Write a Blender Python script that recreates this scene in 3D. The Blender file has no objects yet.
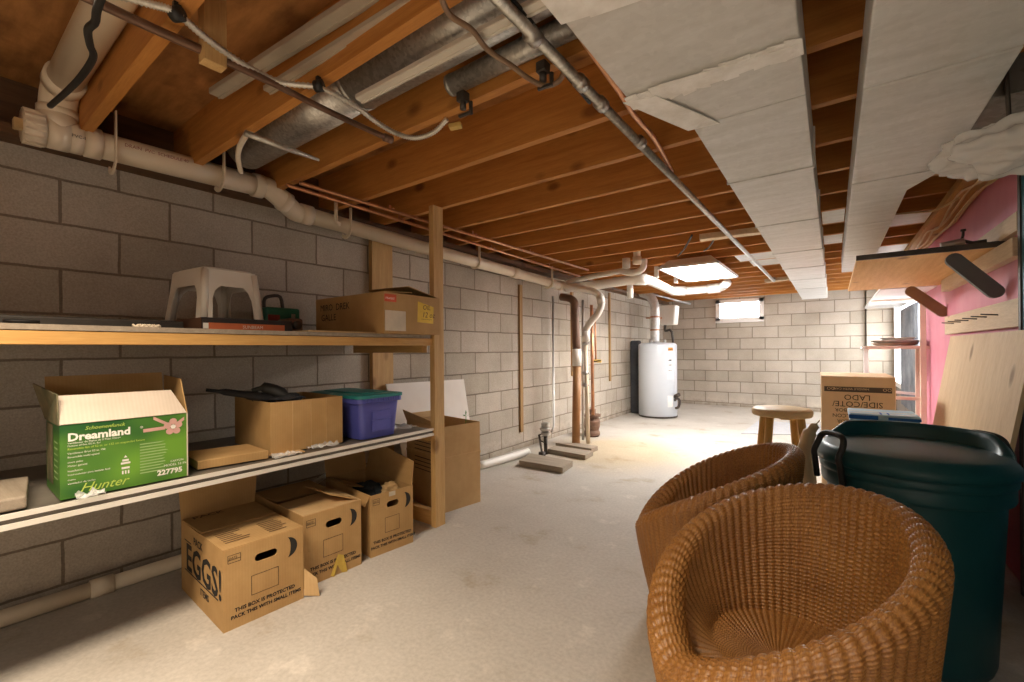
import bpy, bmesh, math, random
from mathutils import Vector, Matrix
random.seed(7)
PI = math.pi
SC = bpy.context.scene
COL = SC.collection
# ------------------------------------------------------------------ camera frame (left wall X=-2.81, back wall Y=9.13, floor Z=0)
F, CX, CY, EYE = 441.0, 512.0, 349.5, 1.10
YAW, ROLL = .6285, .0082
S_, C_ = math.sin(YAW), math.cos(YAW)
cR, sR = math.cos(ROLL), math.sin(ROLL)
def _ray(u, v):
    x = (u-CX)/F; y = (v-CY)/F
    a = x*cR-y*sR; b = -(x*sR+y*cR)
    return Vector((a*C_-S_, a*S_+C_, b))
E0 = Vector((0, 0, EYE))
def wx(u, v, X): r = _ray(u, v); return E0+r*(X/r.x)
def wy(u, v, Y): r = _ray(u, v); return E0+r*(Y/r.y)
def wz(u, v, Z): r = _ray(u, v); return E0+r*((Z-EYE)/r.z)
# ------------------------------------------------------------------ materials
def srgb(r, g, b):
    f = lambda c: (c/255/12.92) if c/255 <= .04045 else ((c/255+.055)/1.055)**2.4
    return (f(r), f(g), f(b), 1)
MATS = {}
LAMP = 46.0
def newmat(name):
    m = bpy.data.materials.new(name); m.use_nodes = True; MATS[name] = m
    nt = m.node_tree; b = nt.nodes['Principled BSDF']
    return m, nt, b
def nd(nt, t, **kw):
    n = nt.nodes.new(t)
    for k, v in kw.items():
        if k in n.inputs: n.inputs[k].default_value = v
        else: setattr(n, k, v)
    return n
def coords(nt, scale=(1, 1, 1), loc=(0, 0, 0), rot=(0, 0, 0), out='Object'):
    tc = nt.nodes.new('ShaderNodeTexCoord'); mp = nt.nodes.new('ShaderNodeMapping')
    nt.links.new(tc.outputs[out], mp.inputs['Vector'])
    mp.inputs['Scale'].default_value = scale; mp.inputs['Location'].default_value = loc; mp.inputs['Rotation'].default_value = rot
    return mp.outputs['Vector']
def noisemix(nt, vec, c1, c2, scale, detail=4, lo=.35, hi=.65, rough=.6):
    n = nd(nt, 'ShaderNodeTexNoise', Scale=scale, Detail=detail, Roughness=rough); nt.links.new(vec, n.inputs['Vector'])
    r = nt.nodes.new('ShaderNodeValToRGB'); nt.links.new(n.outputs['Fac'], r.inputs['Fac'])
    r.color_ramp.elements[0].position = lo; r.color_ramp.elements[1].position = hi
    r.color_ramp.elements[0].color = c1; r.color_ramp.elements[1].color = c2
    return r.outputs['Color'], n.outputs['Fac']
def mixc(nt, fac, a, b, mode='MIX'):
    m = nt.nodes.new('ShaderNodeMix'); m.data_type = 'RGBA'; m.blend_type = mode
    for i, v in ((0, fac), (6, a), (7, b)):
        if hasattr(v, 'links') or isinstance(v, bpy.types.NodeSocket): nt.links.new(v, m.inputs[i])
        else: m.inputs[i].default_value = v
    return m.outputs[2]
def bump(nt, b, h, strength=.3, dist=.01, prev=None):
    n = nd(nt, 'ShaderNodeBump', Strength=strength, Distance=dist); nt.links.new(h, n.inputs['Height'])
    if prev is not None: nt.links.new(prev, n.inputs['Normal'])
    nt.links.new(n.outputs['Normal'], b.inputs['Normal']); return n.outputs['Normal']
def plain(name, c, c2=None, scale=8, rough=.6, metal=0, bmp=0, stretch=(1, 1, 1), bscale=None, spec=None, lo=.35, hi=.65):
    m, nt, b = newmat(name)
    b.inputs['Roughness'].default_value = rough; b.inputs['Metallic'].default_value = metal
    if spec is not None: b.inputs['Specular IOR Level'].default_value = spec
    c2 = c2 or tuple(x*.82 for x in c[:3])+(1,)
    v = coords(nt, stretch)
    col, fac = noisemix(nt, v, c, c2, scale, lo=lo, hi=hi)
    nt.links.new(col, b.inputs['Base Color'])
    if bmp:
        n = nd(nt, 'ShaderNodeTexNoise', Scale=bscale or scale*4, Detail=5); nt.links.new(v, n.inputs['Vector'])
        bump(nt, b, n.outputs['Fac'], bmp, .005)
    return m
def wood(name, c, c2, axis=0, rough=.65, knots=True, scale=1.0):
    m, nt, b = newmat(name); b.inputs['Roughness'].default_value = rough
    s = [16*scale]*3; s[axis] = 1.1*scale
    v = coords(nt, tuple(s))
    col, fac = noisemix(nt, v, c, c2, 2.2, detail=8, lo=.3, hi=.7)
    v2 = coords(nt, tuple(x*5 for x in s))
    col2, f2 = noisemix(nt, v2, (1, 1, 1, 1), (.72, .66, .6, 1), 3, lo=.35, hi=.75)
    out = mixc(nt, .55, col, col2, 'MULTIPLY')
    if knots:
        vv = [5.5]*3; vv[axis] = 3.2
        v3 = coords(nt, tuple(vv)); vo = nd(nt, 'ShaderNodeTexVoronoi', Scale=1.0); nt.links.new(v3, vo.inputs['Vector'])
        r = nt.nodes.new('ShaderNodeValToRGB'); nt.links.new(vo.outputs['Distance'], r.inputs['Fac'])
        r.color_ramp.elements[0].position = .09; r.color_ramp.elements[1].position = .20
        r.color_ramp.elements[0].color = (.35, .26, .18, 1); r.color_ramp.elements[1].color = (1, 1, 1, 1)
        out = mixc(nt, .8, out, r.outputs['Color'], 'MULTIPLY')
    nt.links.new(out, b.inputs['Base Color'])
    bump(nt, b, fac, .15, .003)
    return m
def emit(name, c, s):
    m, nt, b = newmat(name)
    b.inputs['Base Color'].default_value = c; b.inputs['Emission Color'].default_value = c; b.inputs['Emission Strength'].default_value = s
    return m
def blocks(name, axis, off):
    """running-bond concrete masonry; axis = which coordinate runs along the wall"""
    m, nt, b = newmat(name); b.inputs['Roughness'].default_value = .92; b.inputs['Specular IOR Level'].default_value = .2
    tc = nt.nodes.new('ShaderNodeTexCoord'); sx = nt.nodes.new('ShaderNodeSeparateXYZ'); nt.links.new(tc.outputs['Object'], sx.inputs[0])
    cb = nt.nodes.new('ShaderNodeCombineXYZ')
    a1 = nd(nt, 'ShaderNodeMath', operation='ADD'); nt.links.new(sx.outputs[axis], a1.inputs[0]); a1.inputs[1].default_value = off
    a2 = nd(nt, 'ShaderNodeMath', operation='ADD'); nt.links.new(sx.outputs[2], a2.inputs[0]); a2.inputs[1].default_value = -.0564
    nt.links.new(a1.outputs[0], cb.inputs[0]); nt.links.new(a2.outputs[0], cb.inputs[1])
    # wobble the joints a little
    wn = nd(nt, 'ShaderNodeTexNoise', Scale=9, Detail=3); nt.links.new(cb.outputs[0], wn.inputs['Vector'])
    vm = nd(nt, 'ShaderNodeVectorMath', operation='MULTIPLY_ADD'); nt.links.new(wn.outputs['Color'], vm.inputs[0])
    vm.inputs[1].default_value = (.009, .009, 0); nt.links.new(cb.outputs[0], vm.inputs[2])
    vs = nd(nt, 'ShaderNodeVectorMath', operation='SUBTRACT'); nt.links.new(vm.outputs[0], vs.inputs[0]); vs.inputs[1].default_value = (.0045, .0045, 0)
    br = nt.nodes.new('ShaderNodeTexBrick'); nt.links.new(vs.outputs[0], br.inputs['Vector'])
    br.inputs['Scale'].default_value = 1; br.inputs['Brick Width'].default_value = .4064; br.inputs['Row Height'].default_value = .2032
    br.inputs['Mortar Size'].default_value = .0062; br.inputs['Mortar Smooth'].default_value = .25; br.inputs['Bias'].default_value = 0
    br.inputs['Color1'].default_value = (.57, .515, .44, 1); br.inputs['Color2'].default_value = (.47, .42, .345, 1); br.inputs['Mortar'].default_value = (.27, .225, .175, 1)
    grit, gf = noisemix(nt, tc.outputs['Object'], (.70, .68, .66, 1), (1.12, 1.12, 1.12, 1), 130, detail=5, lo=.3, hi=.7)
    big, bf = noisemix(nt, tc.outputs['Object'], (.76, .73, .70, 1), (1.1, 1.1, 1.1, 1), 1.7, detail=6, lo=.3, hi=.7)
    col = mixc(nt, .7, br.outputs['Color'], grit, 'MULTIPLY'); col = mixc(nt, .8, col, big, 'MULTIPLY')
    # mortar smears: sparse dark patches with their own outline
    sm, sf = noisemix(nt, tc.outputs['Object'], (.45, .40, .36, 1), (1, 1, 1, 1), 3.1, detail=7, lo=.27, hi=.31)
    col = mixc(nt, .6, col, sm, 'MULTIPLY')
    # darker along the foot of the wall, a paler band just above
    zr = nt.nodes.new('ShaderNodeValToRGB')
    az = nd(nt, 'ShaderNodeMath', operation='MULTIPLY_ADD'); nt.links.new(wn.outputs['Fac'], az.inputs[0]); az.inputs[1].default_value = .28; nt.links.new(sx.outputs[2], az.inputs[2])
    nt.links.new(az.outputs[0], zr.inputs['Fac'])
    e = zr.color_ramp.elements; e[0].position = .10; e[0].color = (.62, .57, .52, 1); e[1].position = .33; e[1].color = (1, 1, 1, 1)
    k = e.new(.25); k.color = (1.15, 1.15, 1.15, 1)
    col = mixc(nt, .8, col, zr.outputs['Color'], 'MULTIPLY')
    nt.links.new(col, b.inputs['Base Color'])
    inv = nd(nt, 'ShaderNodeMath', operation='SUBTRACT'); inv.inputs[0].default_value = 1; nt.links.new(br.outputs['Fac'], inv.inputs[1])
    p = bump(nt, b, inv.outputs[0], .8, .008)
    bump(nt, b, gf, .5, .004, p)
    return m
def concrete():
    m, nt, b = newmat('concrete'); b.inputs['Roughness'].default_value = .72; b.inputs['Specular IOR Level'].default_value = .3
    v = coords(nt)
    c, f = noisemix(nt, v, (.44, .40, .35, 1), (.56, .52, .465, 1), 1.3, detail=9, lo=.3, hi=.7, rough=.65)
    g, gf = noisemix(nt, v, (.86, .85, .84, 1), (1.06, 1.06, 1.06, 1), 60, detail=5)
    c = mixc(nt, .8, c, g, 'MULTIPLY')
    st, sf = noisemix(nt, v, (.78, .68, .52, 1), (1, 1, 1, 1), 2.6, detail=7, lo=.30, hi=.42)
    c = mixc(nt, .7, c, st, 'MULTIPLY')
    sp, _ = noisemix(nt, v, (1, 1, 1, 1), (1.2, 1.2, 1.2, 1), 5.5, detail=8, lo=.60, hi=.68)
    c = mixc(nt, .8, c, sp, 'MULTIPLY')
    # rusty patch beside the sump
    p = wz(615, 452, 0)
    d = nd(nt, 'ShaderNodeVectorMath', operation='DISTANCE'); tc = nt.nodes.new('ShaderNodeTexCoord')
    nt.links.new(tc.outputs['Object'], d.inputs[0]); d.inputs[1].default_value = p
    a = nd(nt, 'ShaderNodeMath', operation='MULTIPLY_ADD'); nt.links.new(f, a.inputs[0]); a.inputs[1].default_value = -.9; nt.links.new(d.outputs['Value'], a.inputs[2])
    r = nt.nodes.new('ShaderNodeValToRGB'); nt.links.new(a.outputs[0], r.inputs['Fac'])
    r.color_ramp.elements[0].position = .0; r.color_ramp.elements[1].position = .5
    r.color_ramp.elements[0].color = (.92, .80, .60, 1); r.color_ramp.elements[1].color = (1, 1, 1, 1)
    c = mixc(nt, .9, c, r.outputs['Color'], 'MULTIPLY')
    nt.links.new(c, b.inputs['Base Color'])
    q = bump(nt, b, gf, .12, .004); bump(nt, b, f, .2, .02, q)
    return m
def subfloor():
    m, nt, b = newmat('subfloor_boards'); b.inputs['Roughness'].default_value = .75
    v = coords(nt, (3, 14, 14))
    c, f = noisemix(nt, v, (.28, .12, .032, 1), (.50, .23, .068, 1), 1.6, detail=8, lo=.3, hi=.7)
    v2 = coords(nt)
    d, _ = noisemix(nt, v2, (.42, .36, .3, 1), (1, 1, 1, 1), 3.3, detail=6, lo=.33, hi=.5)
    c = mixc(nt, .8, c, d, 'MULTIPLY')
    nt.links.new(c, b.inputs['Base Color']); bump(nt, b, f, .2, .004); return m
def wicker():
    m, nt, b = newmat('wicker'); b.inputs['Roughness'].default_value = .42; b.inputs['Specular IOR Level'].default_value = .55
    uv = nt.nodes.new('ShaderNodeUVMap'); mp = nt.nodes.new('ShaderNodeMapping'); nt.links.new(uv.outputs[0], mp.inputs[0]); mp.inputs['Scale'].default_value = (8, 180, 1)
    c, f = noisemix(nt, mp.outputs[0], (.22, .085, .017, 1), (.52, .26, .072, 1), 1.0, detail=3, lo=.3, hi=.7)
    v = coords(nt)
    d, _ = noisemix(nt, v, (.72, .62, .52, 1), (1.1, 1.1, 1.1, 1), 5, detail=4)
    c = mixc(nt, .7, c, d, 'MULTIPLY')
    nt.links.new(c, b.inputs['Base Color'])
    return m
def cardboard(name, c, c2):
    m, nt, b = newmat(name); b.inputs['Roughness'].default_value = .8; b.inputs['Specular IOR Level'].default_value = .25
    v = coords(nt); col, f = noisemix(nt, v, c, c2, 7, detail=5)
    w = nd(nt, 'ShaderNodeTexWave', Scale=28, Distortion=.6); w.bands_direction = 'Y'; nt.links.new(v, w.inputs['Vector'])
    r = nt.nodes.new('ShaderNodeValToRGB'); nt.links.new(w.outputs['Fac'], r.inputs['Fac'])
    r.color_ramp.elements[0].color = (.93, .92, .9, 1); r.color_ramp.elements[1].color = (1, 1, 1, 1)
    col = mixc(nt, .6, col, r.outputs['Color'], 'MULTIPLY')
    nt.links.new(col, b.inputs['Base Color']); bump(nt, b, f, .25, .006); return m
def galv(name, c, c2, rough=.42, metal=.75, scale=45):
    m, nt, b = newmat(name); b.inputs['Metallic'].default_value = metal
    v = coords(nt); vo = nd(nt, 'ShaderNodeTexVoronoi', Scale=scale); nt.links.new(v, vo.inputs['Vector'])
    bw = nt.nodes.new('ShaderNodeRGBToBW'); nt.links.new(vo.outputs['Color'], bw.inputs[0])
    r = nt.nodes.new('ShaderNodeValToRGB'); nt.links.new(bw.outputs[0], r.inputs['Fac'])
    r.color_ramp.elements[0].color = c; r.color_ramp.elements[1].color = c2
    s, _ = noisemix(nt, coords(nt, (1, 4, 1)), (.86, .85, .82, 1), (1.05, 1.05, 1.05, 1), 4, detail=8)
    nt.links.new(mixc(nt, .8, r.outputs['Color'], s, 'MULTIPLY'), b.inputs['Base Color'])
    b.inputs['Roughness'].default_value = rough; return m
def trans(name, c, alpha, rough=.25):
    m, nt, b = newmat(name); b.inputs['Base Color'].default_value = c; b.inputs['Roughness'].default_value = rough; b.inputs['Alpha'].default_value = alpha
    return m
BLK_L = blocks('block_wall_left', 1, -.2098)
BLK_B = blocks('block_wall_back', 0, 2.203)
CONC = concrete(); SUB = subfloor(); WICK = wicker()
JO = wood('joist_wood', (.60, .27, .060, 1), (.44, .17, .032, 1), 0)
PINE_Z = wood('pine_upright', (.66, .44, .19, 1), (.52, .31, .11, 1), 2)
PINE_Y = wood('pine_long', (.62, .37, .12, 1), (.50, .27, .075, 1), 1)
PINE_X = wood('pine_cross', (.60, .36, .13, 1), (.45, .25, .08, 1), 0)
PALE_Y = wood('pale_plank', (.76, .62, .43, 1), (.64, .49, .31, 1), 1)
PLY = wood('plywood', (.80, .62, .39, 1), (.70, .51, .29, 1), 2, scale=.6)
SHELFWD = wood('shelf_pine', (.72, .47, .19, 1), (.58, .34, .11, 1), 1)
GREYWD = wood('weathered_plank', (.36, .30, .23, 1), (.25, .205, .155, 1), 0, knots=False)
STRIPWD = wood('old_furring', (.46, .29, .12, 1), (.32, .18, .065, 1), 2)
BLOND = wood('blond_stool', (.72, .47, .17, 1), (.60, .36, .11, 1), 2, rough=.4, knots=False)
CARD = cardboard('cardboard', (.50, .315, .135, 1), (.43, .26, .105, 1))
CARD2 = cardboard('cardboard_pale', (.62, .42, .21, 1), (.55, .36, .17, 1))
INK = plain('black_ink', (.02, .018, .015, 1), rough=.7)
DUCT = galv('galvanised_sheet', (.66, .655, .635, 1), (.73, .725, .705, 1), .55, .2, 60)
PIPEG = galv('galvanised_pipe', (.36, .35, .33, 1), (.62, .61, .58, 1), .38, .8, 90)
STEEL = plain('grey_steel', (.55, .53, .50, 1), rough=.35, metal=.8)
DARKST = plain('dark_steel', (.10, .085, .07, 1), (.055, .045, .04, 1), rough=.5, metal=.5)
PVC = plain('ivory_pvc', (.80, .70, .55, 1), (.74, .63, .47, 1), 3, rough=.35)
PVCW = plain('white_pvc', (.84, .81, .75, 1), (.78, .74, .67, 1), 3, rough=.35)
COPPER = plain('old_copper', (.62, .30, .15, 1), (.42, .20, .11, 1), 12, rough=.4, metal=.7)
BROWNP = plain('brown_pipe', (.20, .11, .07, 1), (.13, .07, .045, 1), rough=.5, metal=.3)
BLACKR = plain('black_rubber', (.018, .017, .016, 1), rough=.5)
WHITEP = plain('white_plastic', (.82, .78, .70, 1), (.76, .71, .62, 1), 4, rough=.4)
WHITE = plain('white_paint', (.86, .85, .83, 1), (.80, .79, .77, 1), 4, rough=.45)
ENAMEL = plain('white_enamel', (.60, .64, .69, 1), (.57, .61, .66, 1), 2, rough=.3)
GREENB = plain('bin_green', (.008, .062, .072, 1), (.010, .074, .084, 1), 5, rough=.42, bmp=.08, bscale=200)
PINK = plain('pink_board', (.62, .20, .28, 1), (.70, .28, .36, 1), 2.2, rough=.6)
PINKWD = plain('pinkish_wood', (.78, .64, .52, 1), (.72, .56, .45, 1), 6, rough=.6)
TEAL = plain('teal_paint', (.03, .14, .19, 1), (.04, .18, .23, 1), 3, rough=.35)
BLUEP = plain('blue_plastic', (.075, .085, .36, 1), (.095, .105, .42, 1), 5, rough=.35)
TEALP = plain('teal_plastic', (.015, .19, .19, 1), (.02, .23, .22, 1), 5, rough=.4)
GREYP = plain('grey_paint', (.10, .105, .105, 1), (.12, .125, .125, 1), 6, rough=.5)
BROWNPT = plain('brown_paint', (.30, .185, .105, 1), (.24, .14, .08, 1), 8, rough=.5)
BLACKF = plain('black_fabric', (.014, .014, .018, 1), rough=.75, bmp=.3, bscale=60)
# ------------------------------------------------------------------ mesh builder
class MB:
    def __init__(s): s.v = []; s.f = []; s.m = []; s.mi = 0; s.mats = []; s.sm = []; s.smooth = False
    def use(s, mat):
        if mat not in s.mats: s.mats.append(mat)
        s.mi = s.mats.index(mat); return s
    def add(s, vs, fs, M=None):
        b = len(s.v)
        for p in vs: p = Vector(p); s.v.append(M @ p if M is not None else p)
        for f in fs: s.f.append(tuple(b+i for i in f)); s.m.append(s.mi); s.sm.append(s.smooth)
        return s
    def box(s, lo, hi, M=None, bev=0):
        (x0, y0, z0), (x1, y1, z1) = lo, hi
        x0, x1 = min(x0, x1), max(x0, x1); y0, y1 = min(y0, y1), max(y0, y1); z0, z1 = min(z0, z1), max(z0, z1)
        if bev <= 0:
            vs = [(x, y, z) for x in (x0, x1) for y in (y0, y1) for z in (z0, z1)]
            return s.add(vs, [(0, 1, 3, 2), (4, 6, 7, 5), (0, 4, 5, 1), (2, 3, 7, 6), (0, 2, 6, 4), (1, 5, 7, 3)], M)
        bm = bmesh.new()
        vv = [bm.verts.new((x, y, z)) for x in (x0, x1) for y in (y0, y1) for z in (z0, z1)]
        for f in [(0, 1, 3, 2), (4, 6, 7, 5), (0, 4, 5, 1), (2, 3, 7, 6), (0, 2, 6, 4), (1, 5, 7, 3)]: bm.faces.new([vv[i] for i in f])
        bmesh.ops.bevel(bm, geom=bm.edges[:], offset=bev, segments=2, affect='EDGES', profile=.5)
        bm.verts.index_update()
        s.add([v.co.copy() for v in bm.verts], [[v.index for v in f.verts] for f in bm.faces], M); bm.free(); return s
    def prism(s, poly, z0, z1, M=None):
        n = len(poly)
        vs = [(x, y, z0) for x, y in poly]+[(x, y, z1) for x, y in poly]
        fs = [tuple(range(n-1, -1, -1)), tuple(range(n, 2*n))]+[(i, (i+1) % n, n+(i+1) % n, n+i) for i in range(n)]
        return s.add(vs, fs, M)
    def slab(s, a, b, c, d, t):
        """quad a-b-c-d given thickness t along its normal"""
        a, b, c, d = map(Vector, (a, b, c, d)); n = (b-a).cross(d-a).normalized()*t
        return s.add([a, b, c, d, a+n, b+n, c+n, d+n], [(0, 3, 2, 1), (4, 5, 6, 7), (0, 1, 5, 4), (1, 2, 6, 5), (2, 3, 7, 6), (3, 0, 4, 7)])
    def lathe(s, prof, n=32, M=None, closed=False):
        vs = []; fs = []; k = len(prof)
        for i in range(n):
            a = 2*PI*i/n
            for r, z in prof: vs.append((r*math.cos(a), r*math.sin(a), z))
        for i in range(n):
            j = (i+1) % n
            for q in range(k-1): fs.append((i*k+q, j*k+q, j*k+q+1, i*k+q+1))
        if not closed:
            if prof[0][0] > 1e-6: fs.append(tuple(i*k for i in range(n-1, -1, -1)))
            if prof[-1][0] > 1e-6: fs.append(tuple(i*k+k-1 for i in range(n)))
        return s.add(vs, fs, M)
    def tube(s, pts, r, n=10, smooth_path=0, caps=True, rib=0):
        pts = [Vector(p) for p in pts]
        if smooth_path and len(pts) > 2:
            out = []
            for i in range(len(pts)-1):
                p0 = pts[max(i-1, 0)]; p1 = pts[i]; p2 = pts[i+1]; p3 = pts[min(i+2, len(pts)-1)]
                for q in range(smooth_path):
                    t = q/smooth_path
                    out.append(.5*((2*p1)+(-p0+p2)*t+(2*p0-5*p1+4*p2-p3)*t*t+(-p0+3*p1-3*p2+p3)*t**3))
            out.append(pts[-1]); pts = out
        rs = r if isinstance(r, (list, tuple)) else [r]*len(pts)
        if len(rs) != len(pts): rs = [rs[min(len(rs)-1, int(i*len(rs)/len(pts)))] for i in range(len(pts))]
        if rib: rs = [x*(1+rib*(k % 2)) for k, x in enumerate(rs)]
        t0 = (pts[1]-pts[0]).normalized(); up = Vector((0, 0, 1)) if abs(t0.z) < .9 else Vector((1, 0, 0))
        nrm = (up-t0*up.dot(t0)).normalized(); vs = []; N = len(pts)
        for i, p in enumerate(pts):
            if i == 0: t = t0
            elif i == N-1: t = (pts[-1]-pts[-2]).normalized()
            else: t = ((pts[i+1]-p).normalized()+(p-pts[i-1]).normalized()).normalized()
            nrm = (nrm-t*nrm.dot(t)).normalized(); bn = t.cross(nrm)
            for q in range(n):
                a = 2*PI*q/n; vs.append(p+(nrm*math.cos(a)+bn*math.sin(a))*rs[i])
        fs = [(i*n+q, i*n+(q+1) % n, (i+1)*n+(q+1) % n, (i+1)*n+q) for i in range(N-1) for q in range(n)]
        if caps: fs += [tuple(range(n-1, -1, -1)), tuple((N-1)*n+q for q in range(n))]
        sv = s.smooth; s.smooth = True; s.add(vs, fs); s.smooth = sv; return s
    def cyl(s, a, b, r, n=20): return s.tube([a, b], r, n)
    def beam(s, a, b, w, h, up=(0, 0, 1), bev=0):
        """bar of section w x h from a to b"""
        a, b = Vector(a), Vector(b); t = (b-a); L = t.length; t.normalize(); up = Vector(up)
        if abs(t.dot(up)) > .98: up = Vector((1, 0, 0))
        sd = t.cross(up).normalized(); u = sd.cross(t)
        M = Matrix((( t.x, sd.x, u.x, a.x), (t.y, sd.y, u.y, a.y), (t.z, sd.z, u.z, a.z), (0, 0, 0, 1)))
        return s.box((0, -w/2, -h/2), (L, w/2, h/2), M, bev)
    def text(s, body, o, xd, yd, size, shear=0, bold=0, align='LEFT', lift=.0012):
        c = bpy.data.curves.new('lettering', 'FONT'); c.body = body; c.size = size; c.align_x = align; c.shear = shear; c.offset = bold; c.resolution_u = 2
        ob = bpy.data.objects.new('lettering', c); COL.objects.link(ob)
        bpy.context.view_layer.update()
        me = bpy.data.meshes.new_from_object(ob.evaluated_get(bpy.context.evaluated_depsgraph_get()))
        xd = Vector(xd).normalized(); yd = Vector(yd).normalized(); n = xd.cross(yd); o = Vector(o)
        s.add([o+xd*v.co.x+yd*v.co.y+n*lift for v in me.vertices], [tuple(p.vertices) for p in me.polygons])
        bpy.data.objects.remove(ob); bpy.data.meshes.remove(me); bpy.data.curves.remove(c); return s
    def face(s, pts, o, xd, yd, lift=.001):
        """flat polygon in the plane o + x*xd + y*yd"""
        xd = Vector(xd).normalized(); yd = Vector(yd).normalized(); n = xd.cross(yd); o = Vector(o)
        return s.add([o+xd*x+yd*y+n*lift for x, y in pts], [tuple(range(len(pts)))])
    def build(s, name, mat=None, parent=None, bev=0, auto=True):
        if not s.mats: s.mats = [mat]
        me = bpy.data.meshes.new(name)
        W = WM.get(parent.name) if parent is not None else None
        vs = [W.inverted() @ v for v in s.v] if W is not None else s.v
        me.from_pydata([tuple(v) for v in vs], [], s.f)
        for m in s.mats: me.materials.append(m)
        me.polygons.foreach_set('material_index', s.m)
        me.polygons.foreach_set('use_smooth', s.sm)
        me.update()
        o = bpy.data.objects.new(name, me); COL.objects.link(o)
        if parent is not None: o.parent = parent; WM[o.name] = W
        if bev:
            b = o.modifiers.new('bevel', 'BEVEL'); b.width = bev; b.segments = 2; b.limit_method = 'ANGLE'
        return o
WM = {}
def tag(o, label, cat, group=None, kind=None):
    o['label'] = label
    if cat: o['category'] = cat
    if group: o['group'] = group
    if kind: o['kind'] = kind
    return o
def thing(name, label, cat, loc=(0, 0, 0), rz=0, group=None, rx=0):
    o = bpy.data.objects.new(name, None); COL.objects.link(o); o.empty_display_size = .1
    o.location = loc; o.rotation_euler = (rx, 0, rz); tag(o, label, cat, group)
    WM[o.name] = Matrix.Translation(Vector(loc)) @ Matrix.Rotation(rz, 4, 'Z') @ Matrix.Rotation(rx, 4, 'X')
    return o
def local(o):
    """matrix that turns the thing's own coordinates into world ones (for builders that work in local space)"""
    return WM[o.name]
class LMB(MB):
    """builder whose shapes are given in the local space of its thing"""
    def __init__(s, t): super().__init__(); s.W = WM[t.name]; s.t = t
    def build(s, name, mat=None, parent=None, bev=0):
        s.v = [s.W @ v for v in s.v]; return super().build(name, mat, parent or s.t, bev)
def struct(o, label=None):
    o['kind'] = 'structure'
    if label: o['label'] = label
    return o
def dup(root, loc, rz, label, group=None):
    r = root.copy(); COL.objects.link(r); r.location = loc; r.rotation_euler = (0, 0, rz); r['label'] = label
    if group: r['group'] = group
    for ch in list(root.children):
        c = ch.copy(); COL.objects.link(c); c.parent = r
        for g in ch.children:
            d = g.copy(); COL.objects.link(d); d.parent = c
    return r
# ================================================================== THE SETTING
XL, XR, YB, YF = -2.81, .81, 9.13, -2.4
ZJ, ZS = 2.03, 2.262                      # joist undersides, subfloor underside
struct(MB().box((XL-.2, YF, -.12), (XR+.2, YB+.2, 0)).build('floor', CONC), 'bare stained concrete basement floor')
struct(MB().box((XL-.2, YF, ZS), (XR+.2, YB+.2, ZS+.03)).build('ceiling', SUB), 'brown subfloor boards above the open joists')
struct(MB().box((XL-.2, YF, 0), (XL, YB+.2, 1.99)).build('wall_left', BLK_L), 'long bare concrete block wall behind the wooden shelving')
struct(MB().box((XL-.2, YF, 1.99), (XL+.13, YB, 2.03)).box((XL-.2, YF, 2.03), (XL, YB, ZS)).build('trim_1', wood('old_sill', (.17, .085, .035, 1), (.10, .05, .022, 1), 1)), 'sill plate and rim on top of the left block wall')
WX0, WX1, WZ0, WZ1 = -1.80, -1.0, 1.60, 2.0
m = MB()
m.box((XL, YB, 0), (XR, YB+.2, WZ0)); m.box((XL, YB, WZ0), (WX0, YB+.2, WZ1)); m.box((WX1, YB, WZ0), (XR, YB+.2, WZ1)); m.box((XL, YB, WZ1), (XR, YB+.2, ZS))
struct(m.build('wall_back', BLK_B), 'far concrete block wall with the small high window')
DY0, DY1, DZ0, DZ1 = 5.9, 9.0, .50, 1.80  # nearer stretch of this window, hidden by the rack post, added for more daylight
m = MB()
m.box((XR, YF, 0), (XR+.2, DY0, ZS)); m.box((XR, DY1, 0), (XR+.2, YB+.2, ZS)); m.box((XR, DY0, 0), (XR+.2, DY1, DZ0)); m.box((XR, DY0, DZ1), (XR+.2, DY1, ZS))
struct(m.build('wall_right', plain('grey_wall', (.36, .33, .30, 1), rough=.9)), 'right wall behind the pink board')
struct(MB().box((XL-.2, YF-.2, 0), (XR+.2, YF, ZS)).build('wall_front', BLK_B), 'block wall at the near end')
# pilaster step on the back wall
struct(MB().box((.43, YB-.0, 0), (.445, YB+.01, 2.0)).box((.445, YB-.06, 0), (XR, YB, 2.0)).build('trim_2', BLK_B), 'projecting block pilaster at the right of the far wall')
# windows: daylight behind frosted panes
SKYG = emit('daylit_glass', (.93, .97, 1, 1), 12.0)
SKYG2 = emit('daylit_side_glass', (.95, .97, 1, 1), 7.5)
w = MB().box((WX0, YB-.03, WZ0), (WX1, YB+.05, WZ0+.06)).box((WX0, YB-.03, WZ1-.06), (WX1, YB+.05, WZ1)).box((WX0, YB-.03, WZ0), (WX0+.07, YB+.05, WZ1)).box((WX1-.07, YB-.03, WZ0), (WX1, YB+.05, WZ1)).box((WX0, YB-.06, WZ0-.03), (WX1, YB+.02, WZ0+.005)).build('window_1', WHITE)
struct(w, 'small white basement hopper window high in the far wall')
MB().box((WX0+.07, YB+.01, WZ0+.06), (WX1-.07, YB+.02, WZ1-.06)).build('glass', SKYG, w)
w = MB()
for a, b in (((XR-.04, DY0, DZ0), (XR+.06, DY0+.07, DZ1)), ((XR-.04, DY1-.07, DZ0), (XR+.06, DY1, DZ1)), ((XR-.04, DY0, DZ0), (XR+.06, DY1, DZ0+.07)), ((XR-.04, DY0, DZ1-.07), (XR+.06, DY1, DZ1)), ((XR-.02, 7.92, DZ0), (XR+.06, 7.98, DZ1))): w.box(a, b)
w = w.build('window_2', WHITE); struct(w, 'white framed side window behind the hanging curtain')
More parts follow.
